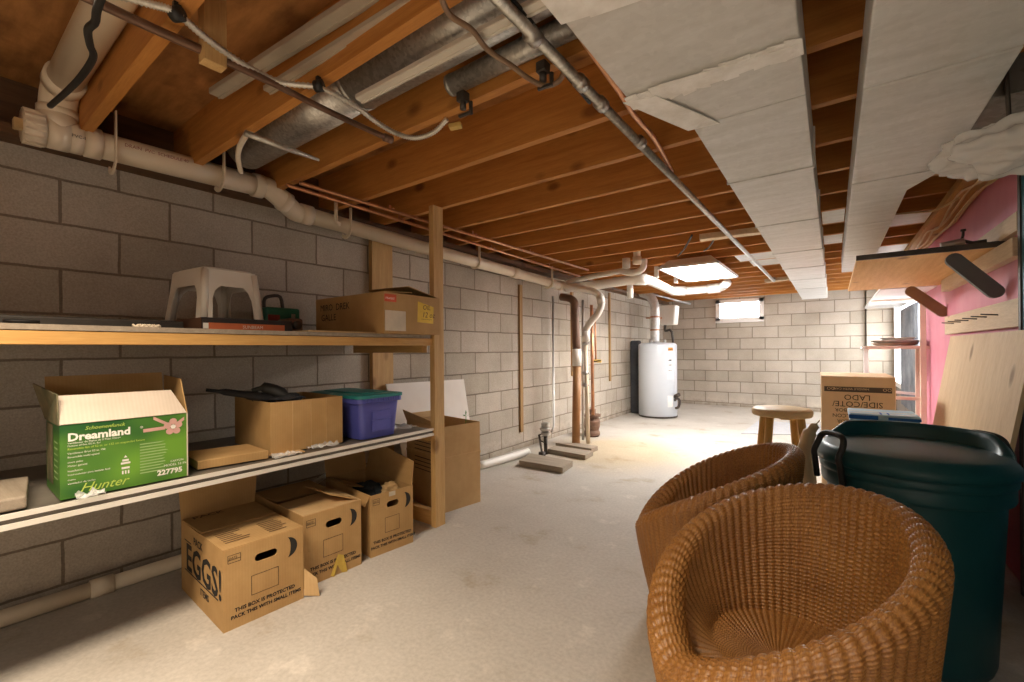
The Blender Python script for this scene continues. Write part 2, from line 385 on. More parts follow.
MB().box((XR+.03, DY0+.05, DZ0+.05), (XR+.04, DY1-.05, DZ1-.05)).build('glass', SKYG2, w)
# joists, one object each
ORD = ['first', 'second', 'third', 'fourth', 'fifth', 'sixth', 'seventh', 'eighth', 'ninth', 'tenth', 'eleventh', 'twelfth', 'thirteenth', 'fourteenth', 'fifteenth', 'sixteenth', 'seventeenth', 'eighteenth', 'nineteenth', 'twentieth', 'twenty-first', 'twenty-second']
JY = [.452+.4064*k for k in range(22)]
for k, y in enumerate(JY):
    o = MB().box((XL, y-.019, ZJ), (XR, y+.019, ZS)).build('ceiling_joist', JO)
    tag(o, 'orange-brown wooden floor joist overhead, %s counting from the near end' % ORD[k], 'joist', 'floor joists overhead', 'structure')
# sill beam on top of the pink wall
struct(MB().box((.57, 1.2, 1.985), (XR, YB, ZJ)).build('trim_3', PINE_Y), 'yellowish wooden plate along the top of the right wall')

# ================================================================== DUCTS
ZD = 1.86
t = thing('supply_duct', 'long rectangular galvanised duct left of the gap, taped at its wide near section', 'duct', (-.22, 1.33, ZD))
m = MB(); m.box((-.50, -.9, ZD), (-.06, 1.33, ZJ-.002)); m.build('duct_section', DUCT, t, .004)
m = MB(); m.prism([(-.50, 1.331), (-.06, 1.331), (-.06, 1.60), (-.385, 1.60)], ZD+.001, ZJ-.002); m.build('transition_section', DUCT, t, .004)
ys = [1.602, 2.26, 3.18, 4.18, 5.05, 5.95, 6.9, 8.4]
for a, b in zip(ys[:-1], ys[1:]):
    m = MB(); m.box((-.385, a, ZD+.001), (-.06, b-.010, ZJ-.002)); m.box((-.392, b-.016, ZD-.004), (-.053, b-.004, ZJ-.002)); m.build('duct_section', DUCT, t, .003)
TAPE = plain('crumpled_tape', (.95, .94, .92, 1), (.80, .78, .74, 1), 14, rough=.5, bmp=.8, bscale=40)
m = MB()
for i in range(12):
    x0 = -.505+i*.0375; m.slab((x0, 1.285+random.uniform(-.01, .01), ZD-.002), (x0, 1.365+random.uniform(-.01, .01), ZD-.003), (x0+.038, 1.365+random.uniform(-.012, .012), ZD-.002), (x0+.038, 1.285+random.uniform(-.01, .01), ZD-.004), .003)
m.slab((-.515, 1.30, ZD-.004), (-.40, 1.60, ZD-.004), (-.30, 1.61, ZD-.004), (-.42, 1.32, ZD-.005), .003)
m.slab((-.40, 1.30, ZD-.006), (-.06, 1.335, ZD-.006), (-.06, 1.31, ZD-.006), (-.40, 1.27, ZD-.006), .002)
m.build('foil_tape', TAPE, t)
m = MB(); m.slab((-.505, .76, ZD-.003), (-.505, .90, ZD-.003), (-.38, .93, ZD-.002), (-.36, .80, ZD-.004), .003); m.slab((-.42, .78, ZD-.005), (-.44, .92, ZD-.005), (-.06, .99, ZD-.004), (-.06, .93, ZD-.003), .002)
m.build('foil_tape', TAPE, t)
t = thing('return_duct', 'rectangular galvanised duct on the right that narrows halfway, nearer the pink wall', 'duct', (.2, 2.0, ZD))
ys = [-.9, .74, 1.68, 2.62]
for a, b in zip(ys[:-1], ys[1:]):
    m = MB(); m.box((.078, a, ZD), (.400, b-.011, ZJ-.002)); m.build('duct_section', DUCT, t, .004)
m = MB(); m.prism([(.078, 2.624), (.400, 2.624), (.300, 2.88), (.300, 3.50), (.078, 3.50)], ZD+.001, ZJ-.002); m.build('transition_section', DUCT, t, .004)
ys = [3.506, 4.42, 5.65]
for a, b in zip(ys[:-1], ys[1:]):
    m = MB(); m.box((.080, a, ZD+.001), (.300, b-.010, ZJ-.002)); m.build('duct_section', DUCT, t, .004)
o = MB().box((.402, 2.08, 1.90), (.80, 2.36, 2.028)).box((.402, 2.05, 1.895), (.425, 2.39, 2.028)).build('duct_takeoff', galv('dark_galvanised', (.20, .185, .165, 1), (.30, .285, .26, 1)), None, .004)
tag(o, 'dark metal branch duct leaving the right duct above the plastic bag', 'duct')
# sheet-metal panning under some joist bays
for n, (k, x0, x1, lb) in enumerate(((11, -.80, -.40, 'left of the taped duct, nearer one'), (12, -.72, -.40, 'left of the taped duct, farther one'), (8, -.055, .075, 'in the gap between the ducts, nearer one'), (10, -.055, .075, 'in the gap between the ducts, farther one'), (9, .31, .565, 'between the right duct and the wires'), (12, .31, .565, 'right of the far end of the right duct'))):
    m = MB(); y0 = JY[k]+.02; y1 = JY[k+1]-.02
    m.box((x0, y0, ZJ-.001), (x1, y1, ZJ+.004)); m.box((x0, y0, ZJ), (x1, y0+.01, ZJ+.05)); m.box((x0, y1-.01, ZJ), (x1, y1, ZJ+.05))
    tag(m.build('sheet_metal_pan', DUCT), 'flat grey sheet metal between joists, '+lb, 'sheet metal', 'sheet metal under joist bays')
# round branch duct in the near joist bay
t = thing('round_duct', 'dull round galvanised duct running in the joist bay over the upper shelf', 'duct', (-1.5, 1.06, 2.15))
m = MB(); m.cyl((-2.49, 1.06, 2.165), (-1.47, 1.06, 2.165), .100, 36); m.build('duct_section', PIPEG, t)
m = MB(); m.cyl((-1.50, 1.06, 2.165), (-.505, 1.06, 2.165), .104, 36); m.build('duct_section', PIPEG, t)
m = MB(); m.cyl((-1.52, 1.06, 2.165), (-1.50, 1.06, 2.165), .106, 36); m.build('seam_band', PIPEG, t)
o = MB().cyl((-1.13, 1.20, 2.085), (-.505, 1.20, 2.085), .036, 24); o.cyl((-1.145, 1.20, 2.085), (-1.13, 1.20, 2.085), .038, 24)
tag(o.build('capped_duct', PIPEG), 'short capped metal pipe in the joist bay left of the taped duct', 'pipe')
# steel channels in the near bays
def channel(name, a, b, w, h, label, mt):
    m = MB(); a, b = Vector(a), Vector(b); d = (b-a).normalized(); s = Vector((0, 0, 1)).cross(d).normalized()
    m.beam(a, b, w, .004); m.beam(a+s*w/2+Vector((0, 0, h/2)), b+s*w/2+Vector((0, 0, h/2)), .004, h); m.beam(a-s*w/2+Vector((0, 0, h/2)), b-s*w/2+Vector((0, 0, h/2)), .004, h)
    m.beam(a+s*w*.2-Vector((0, 0, .004)), b+s*w*.2-Vector((0, 0, .004)), .006, .005)
    tag(m.build(name, mt), label, 'metal strip', 'metal strips in the joist bays'); return m
CH = plain('dull_zinc', (.56, .50, .40, 1), (.48, .42, .33, 1), 6, rough=.5, metal=.35)
channel('steel_channel', wz(216, 96, 2.15), wz(380, -8, 2.15), .048, .02, 'wide dull metal strip tucked up in the first joist bay, left one', CH)
channel('steel_channel', wz(268, 92, 2.085), wz(430, -8, 2.085), .032, .015, 'narrow dull metal strip beside the wide one, close to the second joist', CH)
channel('steel_channel', wz(360, 101, 2.0), wz(545, 3, 2.0), .036, .014, 'pale metal strip hanging under the round galvanised duct', plain('pale_metal', (.74, .70, .62, 1), (.68, .63, .54, 1), 4, rough=.45, metal=.2))

# ================================================================== OVERHEAD PIPES AND WIRES
t = thing('drain_pipe', 'thick ivory plastic drain pipe along the top of the left wall with a capped cleanout', 'pipe', (-2.57, .3, 1.97))
A = wx(22, 125, -2.57); B = wx(262, 187, -2.60); Cc = wx(303, 214, -2.64); D = wx(562, 286, -2.66)
dAB = (B-A).normalized(); dCD = (D-Cc).normalized()
m = MB(); m.cyl(A+dAB*.03, B, .056, 32); m.build('near_run', PVC, t)
m = MB(); m.tube([B-dAB*.02, B+dAB*.04, B+(Cc-B)*.5, Cc-dCD*.05, Cc+dCD*.02], .057, 28, 5)
m.cyl(B-dAB*.05, B+dAB*.0, .064, 28); m.cyl(Cc-dCD*.02, Cc+dCD*.05, .060, 28); m.cyl(B+(Cc-B)*.45, B+(Cc-B)*.6, .062, 28); m.build('offset_elbow', PVC, t)
m = MB(); m.cyl(Cc, D, .05, 32); m.cyl(D-dCD*.10, D, .057, 28); m.cyl(Cc+dCD*2.2, Cc+dCD*2.32, .056, 28); m.build('far_run', PVC, t)
m = MB(); m.cyl(A, A+dAB*.06, .066, 36)
for i in range(16):
    a = 2*PI*i/16; s1 = dAB.cross(Vector((0, 0, 1))).normalized(); u1 = s1.cross(dAB)
    q = A+(s1*math.cos(a)+u1*math.sin(a))*.064; m.beam(q, q+dAB*.055, .012, .008)
collar = m.build('cleanout_collar', PVC, t)
m = MB(); m.beam(A-dAB*.024, A+dAB*.01, .04, .04, bev=.004); m.build('cleanout_plug', plain('tan_plastic', (.62, .42, .20, 1), rough=.4), collar)
m = MB(); m.cyl(A+dAB*.065, A+dAB*.13, .064, 36); m.cyl(A+dAB*.125, A+dAB*.17, .062, 36); m.cyl(A+dAB*.18, A+dAB*.23, .064, 36)
j = A+dAB*.10; m.tube([j, j+Vector((0, 0, .05)), j+Vector((.0, 0, .085))], .062, 32); m.build('tee_fitting', PVC, t)
p = A+dAB*.10
br = [p+Vector((0, 0, .06)), p+Vector((.01, .0, .12)), p+Vector((.07, .0, .165)), p+Vector((.15, .0, .17))]
m = MB(); m.tube(br, .058, 28, 5); m.cyl(p+Vector((.10, 0, .17)), p+Vector((.17, 0, .17)), .063, 28); m.cyl(p+Vector((.0, 0, .07)), p+Vector((.0, 0, .10)), .064, 28); m.build('branch_elbow', PVC, t)
m = MB(); m.cyl(p+Vector((.12, 0, .17)), p+Vector((2.0, 0, .19)), .054, 28); m.build('branch_pipe', PVC, t)
m = MB().use(INK)
q = A+dAB*.13+Vector((.063, 0, -.016)); m.text('PVC-I', q, dAB, (0, 0, 1), .018)
RED = plain('red_print', (.35, .10, .07, 1)); m.use(RED); q = A+dAB*.30+Vector((.0565, 0, .004)); m.text('DRAIN  PVC  SCHEDULE 40', q, dAB, (.2, 0, 1), .02); m.build('printed_lettering', None, t)
# hangers
for i, (u, v, X, rr, lb) in enumerate(((112, 158, -2.575, .061, 'nearest one, just past the tee'), (219, 178, -2.59, .061, 'second one, before the pipe drops'), (346, 229, -2.64, .054, 'third one, left of the tall post'), (475, 262, -2.65, .054, 'fourth one, right of the tall post'), (548, 283, -2.66, .056, 'last one, near the floor drain pipes'))):
    c = wx(u, v, X); m = MB()
    pts = [c+Vector((rr, 0, ZJ+.12-c.z if i < 2 else ZJ+.02-c.z))]+[c+Vector((rr*math.cos(a), 0, rr*math.sin(a))) for a in [-PI*k/10 for k in range(0, 9)]]
    for a, b in zip(pts[:-1], pts[1:]): m.beam(a, b, .024, .006, up=(0, 1, 0))
    tag(m.build('pipe_hanger', PVC), 'cream plastic J hook holding the ivory drain pipe, '+lb, 'hanger', 'hooks under the ivory drain pipe')
# copper supply pair
for y, lb, a, b in ((0, 'left of the pair', wz(287, 185, 1.985), wz(604, 284, 1.985)), (1, 'right of the pair', wz(300, 183, 2.0), wz(588, 270, 2.0))):
    t = thing('copper_pipe', 'thin copper water pipe under the joists beside the drain, '+lb, 'pipe', tuple(a), 0, 'copper pipes beside the drain')
    m = MB(); m.cyl(a, b, .011, 12); m.build('tube', COPPER, t)
    m = MB(); d = (b-a)
    for f in (.18, .42, .66, .86): q = a+d*f; m.beam(q+Vector((-.02, 0, .012)), q+Vector((.02, 0, .012)), .018, .004); m.beam(q+Vector((-.02, 0, .012)), q+Vector((-.02, 0, .04)), .018, .004)
    m.build('pipe_strap', COPPER, t)
o = MB().tube([wx(336, 200, -2.5), wx(336, 222, -2.5), wx(340, 225, -2.5)], .012, 10); tag(o.build('copper_drop', PVC), 'short pale pipe stub dropping past the drain left of the post', 'pipe')
# gas pipe
t = thing('gas_pipe', 'long dark steel gas pipe under the joists beside the taped duct', 'pipe', (-.69, 1.2, 1.98))
g0, g1 = wz(470, -30, 1.98), wz(774, 281, 1.98)
m = MB(); m.cyl(g0, g1, .017, 16); m.build('tube', PIPEG, t)
m = MB(); gd = (g1-g0).normalized()
for u, v in ((533, 36), (581, 83), (601, 104), (640, 142)):
    q = wz(u, v, 1.98); m.cyl(q-gd*.02, q+gd*.02, .024, 16)
m.cyl(g1-gd*.01, g1+Vector((0, 0, .05)), .02, 12); m.build('coupling', PIPEG, t)
o = MB().tube([wz(548, -8, 1.95), wz(574, 26, 1.95), wz(603, 68, 1.955), wz(622, 95, 1.965), wz(632, 112, 1.97), wz(640, 122, 1.98), wz(655, 140, 2.0), wz(672, 172, 2.02)], .010, 10, 6)
tag(o.build('copper_tube', plain('bright_copper', (.72, .34, .16, 1), (.55, .25, .11, 1), 10, rough=.35, metal=.6)), 'bright copper tube along the side of the taped duct', 'pipe')
o = MB().tube([wz(500, -12, 2.0), wz(530, 22, 2.0), wz(552, 55, 2.0), wz(570, 78, 2.01), wz(590, 102, 2.02)], .009, 8, 6)
tag(o.build('black_cable', BLACKR), 'black cable beside the copper tube and gas pipe', 'cable')
# armoured cable, brown pipe, black hose in the near corner
o = MB().tube([wz(112, -6, 2.02), wz(150, 4, 2.01), wz(176, 13, 2.005), wz(206, 38, 2.0), wz(240, 62, 2.0), wz(280, 82, 2.0), wz(320, 88, 2.0), wz(352, 104, 1.99), wz(378, 123, 1.985), wz(398, 134, 1.98), wz(416, 138, 1.98), wz(434, 132, 1.99), wz(447, 119, 2.02)], .0075, 10, 17, rib=.45)
tag(o.build('armoured_cable', galv('armour', (.55, .52, .46, 1), (.70, .67, .60, 1), .4, .5, 200)), 'silvery ribbed armoured cable looping under the near joists', 'cable')
t = thing('brown_pipe', 'thin dark brown pipe crossing under the near joists', 'pipe', tuple(wz(90, -2, 1.99)))
m = MB(); m.tube([wz(80, -6, 1.995), wz(150, 27, 1.995), wz(250, 72, 1.99), wz(330, 112, 1.985), wz(387, 138, 1.98)], [.013, .011], 12, 4); m.build('tube', plain('brown_pipe_skin', (.13, .07, .045, 1), (.20, .11, .07, 1), 8, rough=.35, metal=.4), t)
m = MB(); q = wz(384, 137, 1.98); m.cyl(q, wz(392, 140, 1.98), .016, 12); m.build('end_cap', BROWNP, t)
o = MB().tube([wz(104, -10, 1.97), wz(97, 10, 1.96), wz(95, 22, 1.96), wz(88, 30, 1.955), wz(90, 45, 1.955), wz(93, 58, 1.955), wz(80, 78, 1.96), wz(64, 94, 1.98), wz(50, 106, 2.0)], .009, 12, 8)
tag(o.build('black_hose', BLACKR), 'black hose hanging in front of the ivory branch pipe', 'hose')
o = MB(); b0 = wz(213, 66, 1.955); o.box((b0.x-.022, b0.y-.03, b0.z), (b0.x+.022, b0.y+.03, ZS-.002)); tag(o.build('hanging_block', PINE_Z, None, .002), 'short wooden block hanging from the subfloor in front of the metal strips', 'wood block')
for i, (u, v, lb) in enumerate(((177, 14, 'nearest, on the first joist'), (319, 86, 'second, over the round duct'))):
    q = wz(u, v, 2.005); m = MB(); m.cyl(q+Vector((-.012, -.006, 0)), q+Vector((.012, .006, 0)), .019, 14); m.beam(q, q+Vector((0, 0, ZJ-q.z+.005)), .018, .012)
    tag(m.build('cable_clip', BLACKR), 'black clip holding the armoured cable, '+lb, 'clip', 'clips on the armoured cable')
o = MB().tube([wz(245, 133, 1.95), wz(283, 147, 1.945), wz(319, 160, 1.94)], [.013, .013, .006], 12); tag(o.build('threaded_rod', galv('rod_zinc', (.40, .38, .34, 1), (.60, .57, .52, 1), .4, .7, 160)), 'grey threaded rod under the left end of the round duct', 'rod')
o = MB().tube([wz(247, 134, 1.99), wz(240, 146, 1.985), wz(238, 158, 1.975), wz(241, 172, 1.96)], .011, 10, 6); tag(o.build('cream_strap', PVC), 'cream curved strap bending round the drain pipe by the threaded rod', 'strap')
# cable to the left joists with junction hardware
o = MB().tube([wz(440, -6, 1.99), wz(450, 15, 1.99), wz(472, 30, 1.985), wz(488, 50, 1.98), wz(512, 66, 1.975), wz(528, 78, 1.965), wz(545, 86, 1.96), wz(560, 80, 1.97), wz(566, 66, 2.0)], .008, 10, 8)
tag(o.build('brown_cable', plain('brown_cable_skin', (.20, .12, .07, 1), (.28, .18, .11, 1), 10, rough=.5)), 'brown cable drooping from the second joist to the gas pipe', 'cable')
for i, (u, v, lb) in enumerate(((463, 101, 'left one by the armoured cable'), (543, 72, 'right one, beside the gas pipe'))):
    q = wz(u, v, 2.0); m = MB(); m.box(q+Vector((-.018, -.018, -.004)), q+Vector((.018, .018, .03)), None, .004); m.cyl(q+Vector((0, 0, -.03)), q+Vector((0, 0, .0)), .012, 10); m.cyl(q+Vector((.02, .02, -.045)), q+Vector((.02, .02, .0)), .007, 8); m.beam(q+Vector((-.02, 0, -.05)), q+Vector((.03, .01, -.045)), .01, .008)
    tag(m.build('junction_box', DARKST), 'small dark electrical box under the third joist, '+lb, 'electrical box', 'electrical boxes under the joists')
q = wz(455, 127, 1.985); o = MB(); o.beam(q+Vector((-.02, -.012, 0)), q+Vector((.025, .012, .005)), .03, .018, bev=.004); tag(o.build('paper_tag', plain('yellow_tag', (.62, .42, .12, 1))), 'small yellow tag dangling below the electrical box', 'tag')
# cables over the wooden plate at the right
for i, (dx, dz) in enumerate(((0, 0), (.03, .01), (.06, -.01), (.085, .012))):
    pts = []
    for k in range(9):
        y = 2.45+k*.36; pts.append((.60+dx+.006*math.sin(k*1.7+i*2), y, 1.965+dz+.012*math.sin(k*2.3+i)-(.03 if k in (2, 5) else 0)))
    o = MB().tube(pts, .006, 8, 6); tag(o.build('yellow_cable', plain('cable_cream', (.72, .55, .27, 1), rough=.5) if i == 0 else MATS['cable_cream']), 'cream electrical cable stapled along the wooden plate above the pink wall', 'cable', 'cables along the wooden plate')
o = MB().tube([(.60, 3.6, 1.96), (.52, 3.75, 1.94), (.42, 3.9, 1.98), (.31, 4.05, 2.02)], .006, 8, 6); tag(o.build('loose_cable', MATS['cable_cream']), 'loose cream cable swinging from the plate to the right duct', 'cable')

# ================================================================== DRAIN GROUP AND SUMP
t = thing('waste_pipe', 'white plastic waste line bending round at the far ceiling', 'pipe', tuple(wz(570, 289, 1.84)))
P = [wz(566, 288, 1.84), wz(600, 284.5, 1.845), wz(634, 279.5, 1.85), wz(646, 279.5, 1.85), wz(662, 286, 1.85), wz(672, 290.5, 1.85), wz(684, 291, 1.85), wz(708, 289, 1.86), wz(720, 287.5, 1.865), wz(727, 283, 1.89)]
m = MB(); m.tube(P, .052, 24, 5); m.build('run', PVCW, t)
m = MB()
for a, b in ((2, 3), (5, 6), (7, 8)): m.cyl(P[a], P[b], .062, 24)
m.build('coupling', PVCW, t)
m = MB(); q = wz(630, 281, 1.85); m.cyl(q, q+Vector((0, 0, -.19)), .034, 20); m.build('capped_stub', PVCW, t)
t = thing('trap_pipe', 'white plastic pipe with a trap and a short riser, above the big waste line', 'pipe', tuple(wz(575, 281, 1.93)))
P = [wz(565, 284, 1.90), wz(572, 281, 1.92), wz(600, 275, 1.92), wz(622, 271, 1.92)]
m = MB(); m.tube(P, .03, 18, 5); m.build('run', PVCW, t)
q = wz(632, 268, 1.93); m = MB(); m.tube([wz(622, 271, 1.92), q+Vector((0, 0, -.05)), q+Vector((.10, .02, -.02)), q+Vector((.12, .02, .08))], .033, 18, 5); m.cyl(q+Vector((-.05, -.03, .0)), q+Vector((-.05, -.03, .1)), .04, 16); m.build('trap', PVCW, t)
q2 = wz(637, 262, 1.95); m = MB(); m.cyl(q2, q2+Vector((0, 0, .31)), .034, 18); m.cyl(q2+Vector((0, 0, -.02)), q2+Vector((0, 0, .05)), .042, 18); m.build('riser', PVC, t)
t = thing('pump_discharge_pipe', 'white plastic riser with an S bend from the drain down to the sump boards', 'pipe', (-2.2, 4.45, 0))
Xp, Yp = -2.2, 4.45
P = [Vector((Xp, Yp, .05)), wy(586, 400, Yp), wy(585.5, 345, Yp)]
m = MB(); m.cyl(P[0], P[2], .024, 18); m.build('riser', PVC, t)
m = MB(); m.tube([wy(565, 287, Yp), wy(580, 289, Yp), wy(592, 291, Yp), wy(600, 296, Yp), wy(601.5, 304, Yp), wy(598, 313, Yp), wy(590, 323, Yp), wy(586, 331, Yp), wy(585.5, 342, Yp)], .037, 20, 6)
for a in ((600, 296, 601.5, 304), (586.3, 331, 585.5, 341)): m.cyl(wy(a[0], a[1], Yp), wy(a[2], a[3], Yp), .044, 18)
m.build('s_bend', PVCW, t)
m = MB()
for v in (343, 373, 385): q = wy(585.5, v, Yp); m.cyl(q+Vector((0, 0, -.02)), q+Vector((0, 0, .02)), .033, 16); m.beam(q+Vector((-.05, 0, 0)), q+Vector((.05, 0, 0)), .012, .012)
m.build('hose_clamp', STEEL, t)
t = thing('soil_pipe', 'brown vertical pipe with a white sleeve rising from the sump boards', 'pipe', (-2.41, 4.56, 0))
Y2 = 4.56
m = MB(); m.cyl((-2.41, Y2, 0), wy(577, 366, Y2), .047, 22); m.build('lower_pipe', plain('copper_paint', (.40, .20, .075, 1), (.30, .14, .055, 1), 6, rough=.5), t)
m = MB(); q = wy(577, 366, Y2); q1 = wy(576.5, 349, Y2); m.cyl(q, q1, .052, 22); m.build('sleeve', PVCW, t)
m = MB(); m.tube([q1, wy(575, 312, Y2), wy(574.5, 303, Y2), wy(570, 298.5, Y2), wy(561, 297, Y2)], .045, 22, 5); m.build('upper_bend', BROWNP, t)
for i, (u0, v0, u1, v1, Y_, r, lb, mt) in enumerate(((583, 300, 583, 440, 4.7, .016, 'between the brown and the white risers', STEEL), (591.5, 305, 593, 415, 5.0, .02, 'right of the white riser', COPPER), (595, 318, 596, 362, 5.05, .010, 'thinnest, ending at the brass valve', COPPER))):
    o = MB().cyl(wy(u0, v0, Y_), wy(u1, v1, Y_), r, 12); tag(o.build('vertical_pipe', mt), 'thin upright metal pipe on the left wall, '+lb, 'pipe', 'thin risers by the sump')
q = wy(596, 361, 5.05); t = thing('brass_valve', 'small brass valve on the thin riser right of the white pipe', 'valve', tuple(q))
BRASS = plain('brass', (.62, .42, .10, 1), rough=.4, metal=.7)
m = MB(); m.cyl(q+Vector((-.05, 0, 0)), q+Vector((.07, 0, 0)), .02, 14); m.cyl(q, q+Vector((0, -.04, 0)), .014, 10); m.build('body', BRASS, t)
m = MB(); m.beam(q+Vector((0, -.045, -.005)), q+Vector((.09, -.05, .012)), .02, .01); m.build('handle', DARKST, t)
q = wz(592, 436, 0); t = thing('rusty_pot', 'rusty brown cast iron drain pot on the floor behind the white riser', 'drain pot', (q.x, q.y, 0))
RUST = plain('rust', (.22, .12, .075, 1), (.13, .075, .05, 1), 14, rough=.8, bmp=.4)
m = MB(); m.lathe([(.085, 0), (.10, .02), (.10, .05), (.085, .08), (.10, .13), (.105, .19), (.085, .24), (.06, .26)], 24, Matrix.Translation((q.x, q.y, 0))); m.build('body', RUST, t)
m = MB(); m.lathe([(.11, .25), (.11, .275), (.05, .28), (.05, .34)], 24, Matrix.Translation((q.x, q.y, 0))); m.build('flange', RUST, t)
for i, (a, b, c, d, zt, lb) in enumerate(((( -2.40, 3.40), (-1.93, 3.40), (-1.97, 3.66), (-2.48, 3.70), .055, 'nearest and widest'), ((-2.44, 3.98), (-1.98, 3.94), (-2.0, 4.16), (-2.46, 4.16), .05, 'middle'), ((-2.52, 4.28), (-2.06, 4.24), (-2.06, 4.40), (-2.30, 4.42), .05, 'farthest'))):
    m = MB(); m.prism([a, b, c, d], 0.001, zt); tag(m.build('sump_board', GREYWD, None, .004), 'weathered grey board laid over the floor sump, '+lb, 'board', 'boards over the sump')
q = wy(541, 452, 3.75); t = thing('sump_pump', 'old pedestal sump pump with a float arm by the left wall', 'pump', (-2.55, 3.75, 0))
M0 = wy(545.5, 430, 3.95); m = MB(); m.lathe([(.03, -.06), (.052, -.05), (.052, -.02), (.035, -.015), (.06, 0), (.06, .02), (.04, .03), (.045, .035), (.045, .075), (.02, .085)], 24, Matrix.Translation(M0)); m.build('motor', STEEL, t)
m = MB(); m.cyl((M0.x, M0.y, .0), M0+Vector((0, 0, -.05)), .02, 12); m.build('column', DARKST, t)
a = wy(539, 435, 3.9); b = wy(542, 453, 3.75); m = MB(); m.beam(a, b, .02, .014); m.beam(a, M0+Vector((0, 0, -.03)), .016, .01); m.tube([wy(541, 441, 3.85), wy(546, 443, 3.85), wy(546, 438, 3.85)], .008, 8); m.build('float_arm', DARKST, t)
m = MB(); m.cyl((b.x, b.y, .0), b+Vector((0, 0, .01)), .035, 14); m.build('foot', DARKST, t)
o = MB().tube([Vector((-2.74, 4.62, 1.74)), Vector((-2.74, 4.62, .17)), Vector((-2.70, 4.5, .12))], .012, 12); tag(o.build('conduit', STEEL), 'thin grey conduit running down the wall to the sump pump', 'conduit')
t = thing('floor_pipe', 'ivory plastic pipe lying on the floor along the foot of the left wall', 'pipe', (-2.68, 1.0, 0))
m = MB(); m.cyl((-2.72, -.6, .036), (-2.70, .55, .036), .034, 20); m.cyl((-2.70, .55, .036), (-2.63, 3.1, .036), .034, 20); m.build('run', PVC, t)
m = MB(); q = wz(104, 588, .04); m.cyl((-2.703, q.y-.04, .036), (-2.70, q.y+.04, .036), .041, 20); m.build('coupling', PVC, t)
m = MB(); m.tube([(-2.63, 3.08, .036), (-2.59, 3.4, .036), (-2.56, 3.62, .04), (-2.53, 3.75, .05)], .038, 18, 4); m.build('end_elbow', PVCW, t)
for u0, v0, v1, X_, w_, lb in ((519.7, 285, 432, -2.805, .05, 'nearest, left of the conduit'), (609, 293, 381, -2.805, .045, 'farthest, right of the white riser'), (571.3, 292, 376, -2.805, .04, 'behind the brown pipe')):
    a = wx(u0, v0, X_); b = wx(u0+.6, v1, X_); m = MB(); m.box((XL+.001, a.y-w_/2, b.z), (XL+.024, a.y+w_/2, a.z))
    tag(m.build('furring_strip', STRIPWD), 'narrow brown wooden strip fixed upright to the block wall, '+lb, 'wood strip', 'wooden strips on the left wall')

# ================================================================== WATER HEATER CORNER
hx, hy = -2.30, 7.18
t = thing('water_heater', 'squat white water heater standing in the far left corner', 'water heater', (hx, hy, 0))
MT = Matrix.Translation((hx, hy, 0)); m = MB(); m.smooth = True
m.lathe([(.285, .02), (.298, .03), (.298, 1.145), (.29, 1.165), (.25, 1.185), (.0, 1.20)], 48, MT); m.smooth = False; tank = m.build('tank', ENAMEL, t)
m = MB(); m.lathe([(.27, 0), (.302, .005), (.302, .03), (.27, .03)], 40, MT); m.build('base_ring', DARKST, t)
m = MB(); m.cyl((hx-.09, hy-.05, 1.18), (hx-.09, hy-.05, 1.24), .03, 14); m.cyl((hx+.12, hy, 1.18), (hx+.12, hy, 1.24), .02, 12); m.build('nipple', STEEL, tank)
def on_tank(a, z): return Vector((hx+.299*math.cos(a), hy+.299*math.sin(a), z))
a0 = -.50
def patch(mb, a, b, z0, z1, n=4):
    for i in range(n):
        s, e = a+(b-a)*i/n, a+(b-a)*(i+1)/n; mb.add([on_tank(s, z0), on_tank(e, z0), on_tank(e, z1), on_tank(s, z1)], [(0, 1, 2, 3)])
LABW = plain('label_white', (.88, .88, .86, 1)); ORG = plain('label_orange', (.75, .33, .05, 1))
m = MB(); m.use(LABW); patch(m, a0-.25, a0+.1, .62, 1.0); patch(m, a0-.25, a0+.1, .18, .36); m.use(ORG); patch(m, a0-.2, a0+.12, 1.06, 1.11); m.use(INK); patch(m, a0-.2, a0+.05, .83, .845); patch(m, a0-.2, a0+.05, .90, .925); patch(m, a0-.2, a0+.02, .75, .76); patch(m, a0-.2, a0+.12, 1.075, 1.09)
m.build('label', None, tank)
m = MB(); q = on_tank(a0+.25, .28); m.tube([q, q+Vector((.05, -.05, .04)), q+Vector((.09, -.06, .0)), q+Vector((.07, -.05, -.09)), q+Vector((.02, -.02, -.12))], .02, 10, 4); m.cyl(q+Vector((.0, 0, .06)), q+Vector((.08, -.05, .10)), .03, 12); m.build('thermostat_valve', DARKST, t)
o = MB().box((-2.795, 7.26, 0), (-2.615, 7.34, 1.235)).build('insulation_panel', plain('charcoal_foam', (.045, .047, .055, 1), (.065, .068, .075, 1), 10, rough=.9), None, .03); tag(o, 'dark charcoal panel standing between the water heater and the left wall', 'panel')
t = thing('flue_pipe', 'silver vent pipe rising from behind the water heater and curving at the top', 'pipe', (-2.35, 7.45, 1.2))
yq = 7.45; m = MB(); m.tube([wy(655, 344, yq), wy(655, 320, yq), wy(654.5, 306, yq), wy(652, 299, yq), wy(648, 295, yq), wy(640, 292, yq)], .075, 20, 4); m.build('duct', galv('bright_galvanised', (.62, .61, .60, 1), (.80, .79, .78, 1), .3, .6, 30), t)
m = MB()
for v in (317, 330): q = wy(655, v, yq); m.cyl(q+Vector((0, 0, -.012)), q+Vector((0, 0, .012)), .08, 20)
m.build('clamp', COPPER, t)
q = wy(669, 316, 7.9); t = thing('wall_tank', 'small white plastic box high in the far corner above the water heater', 'box', tuple(q))
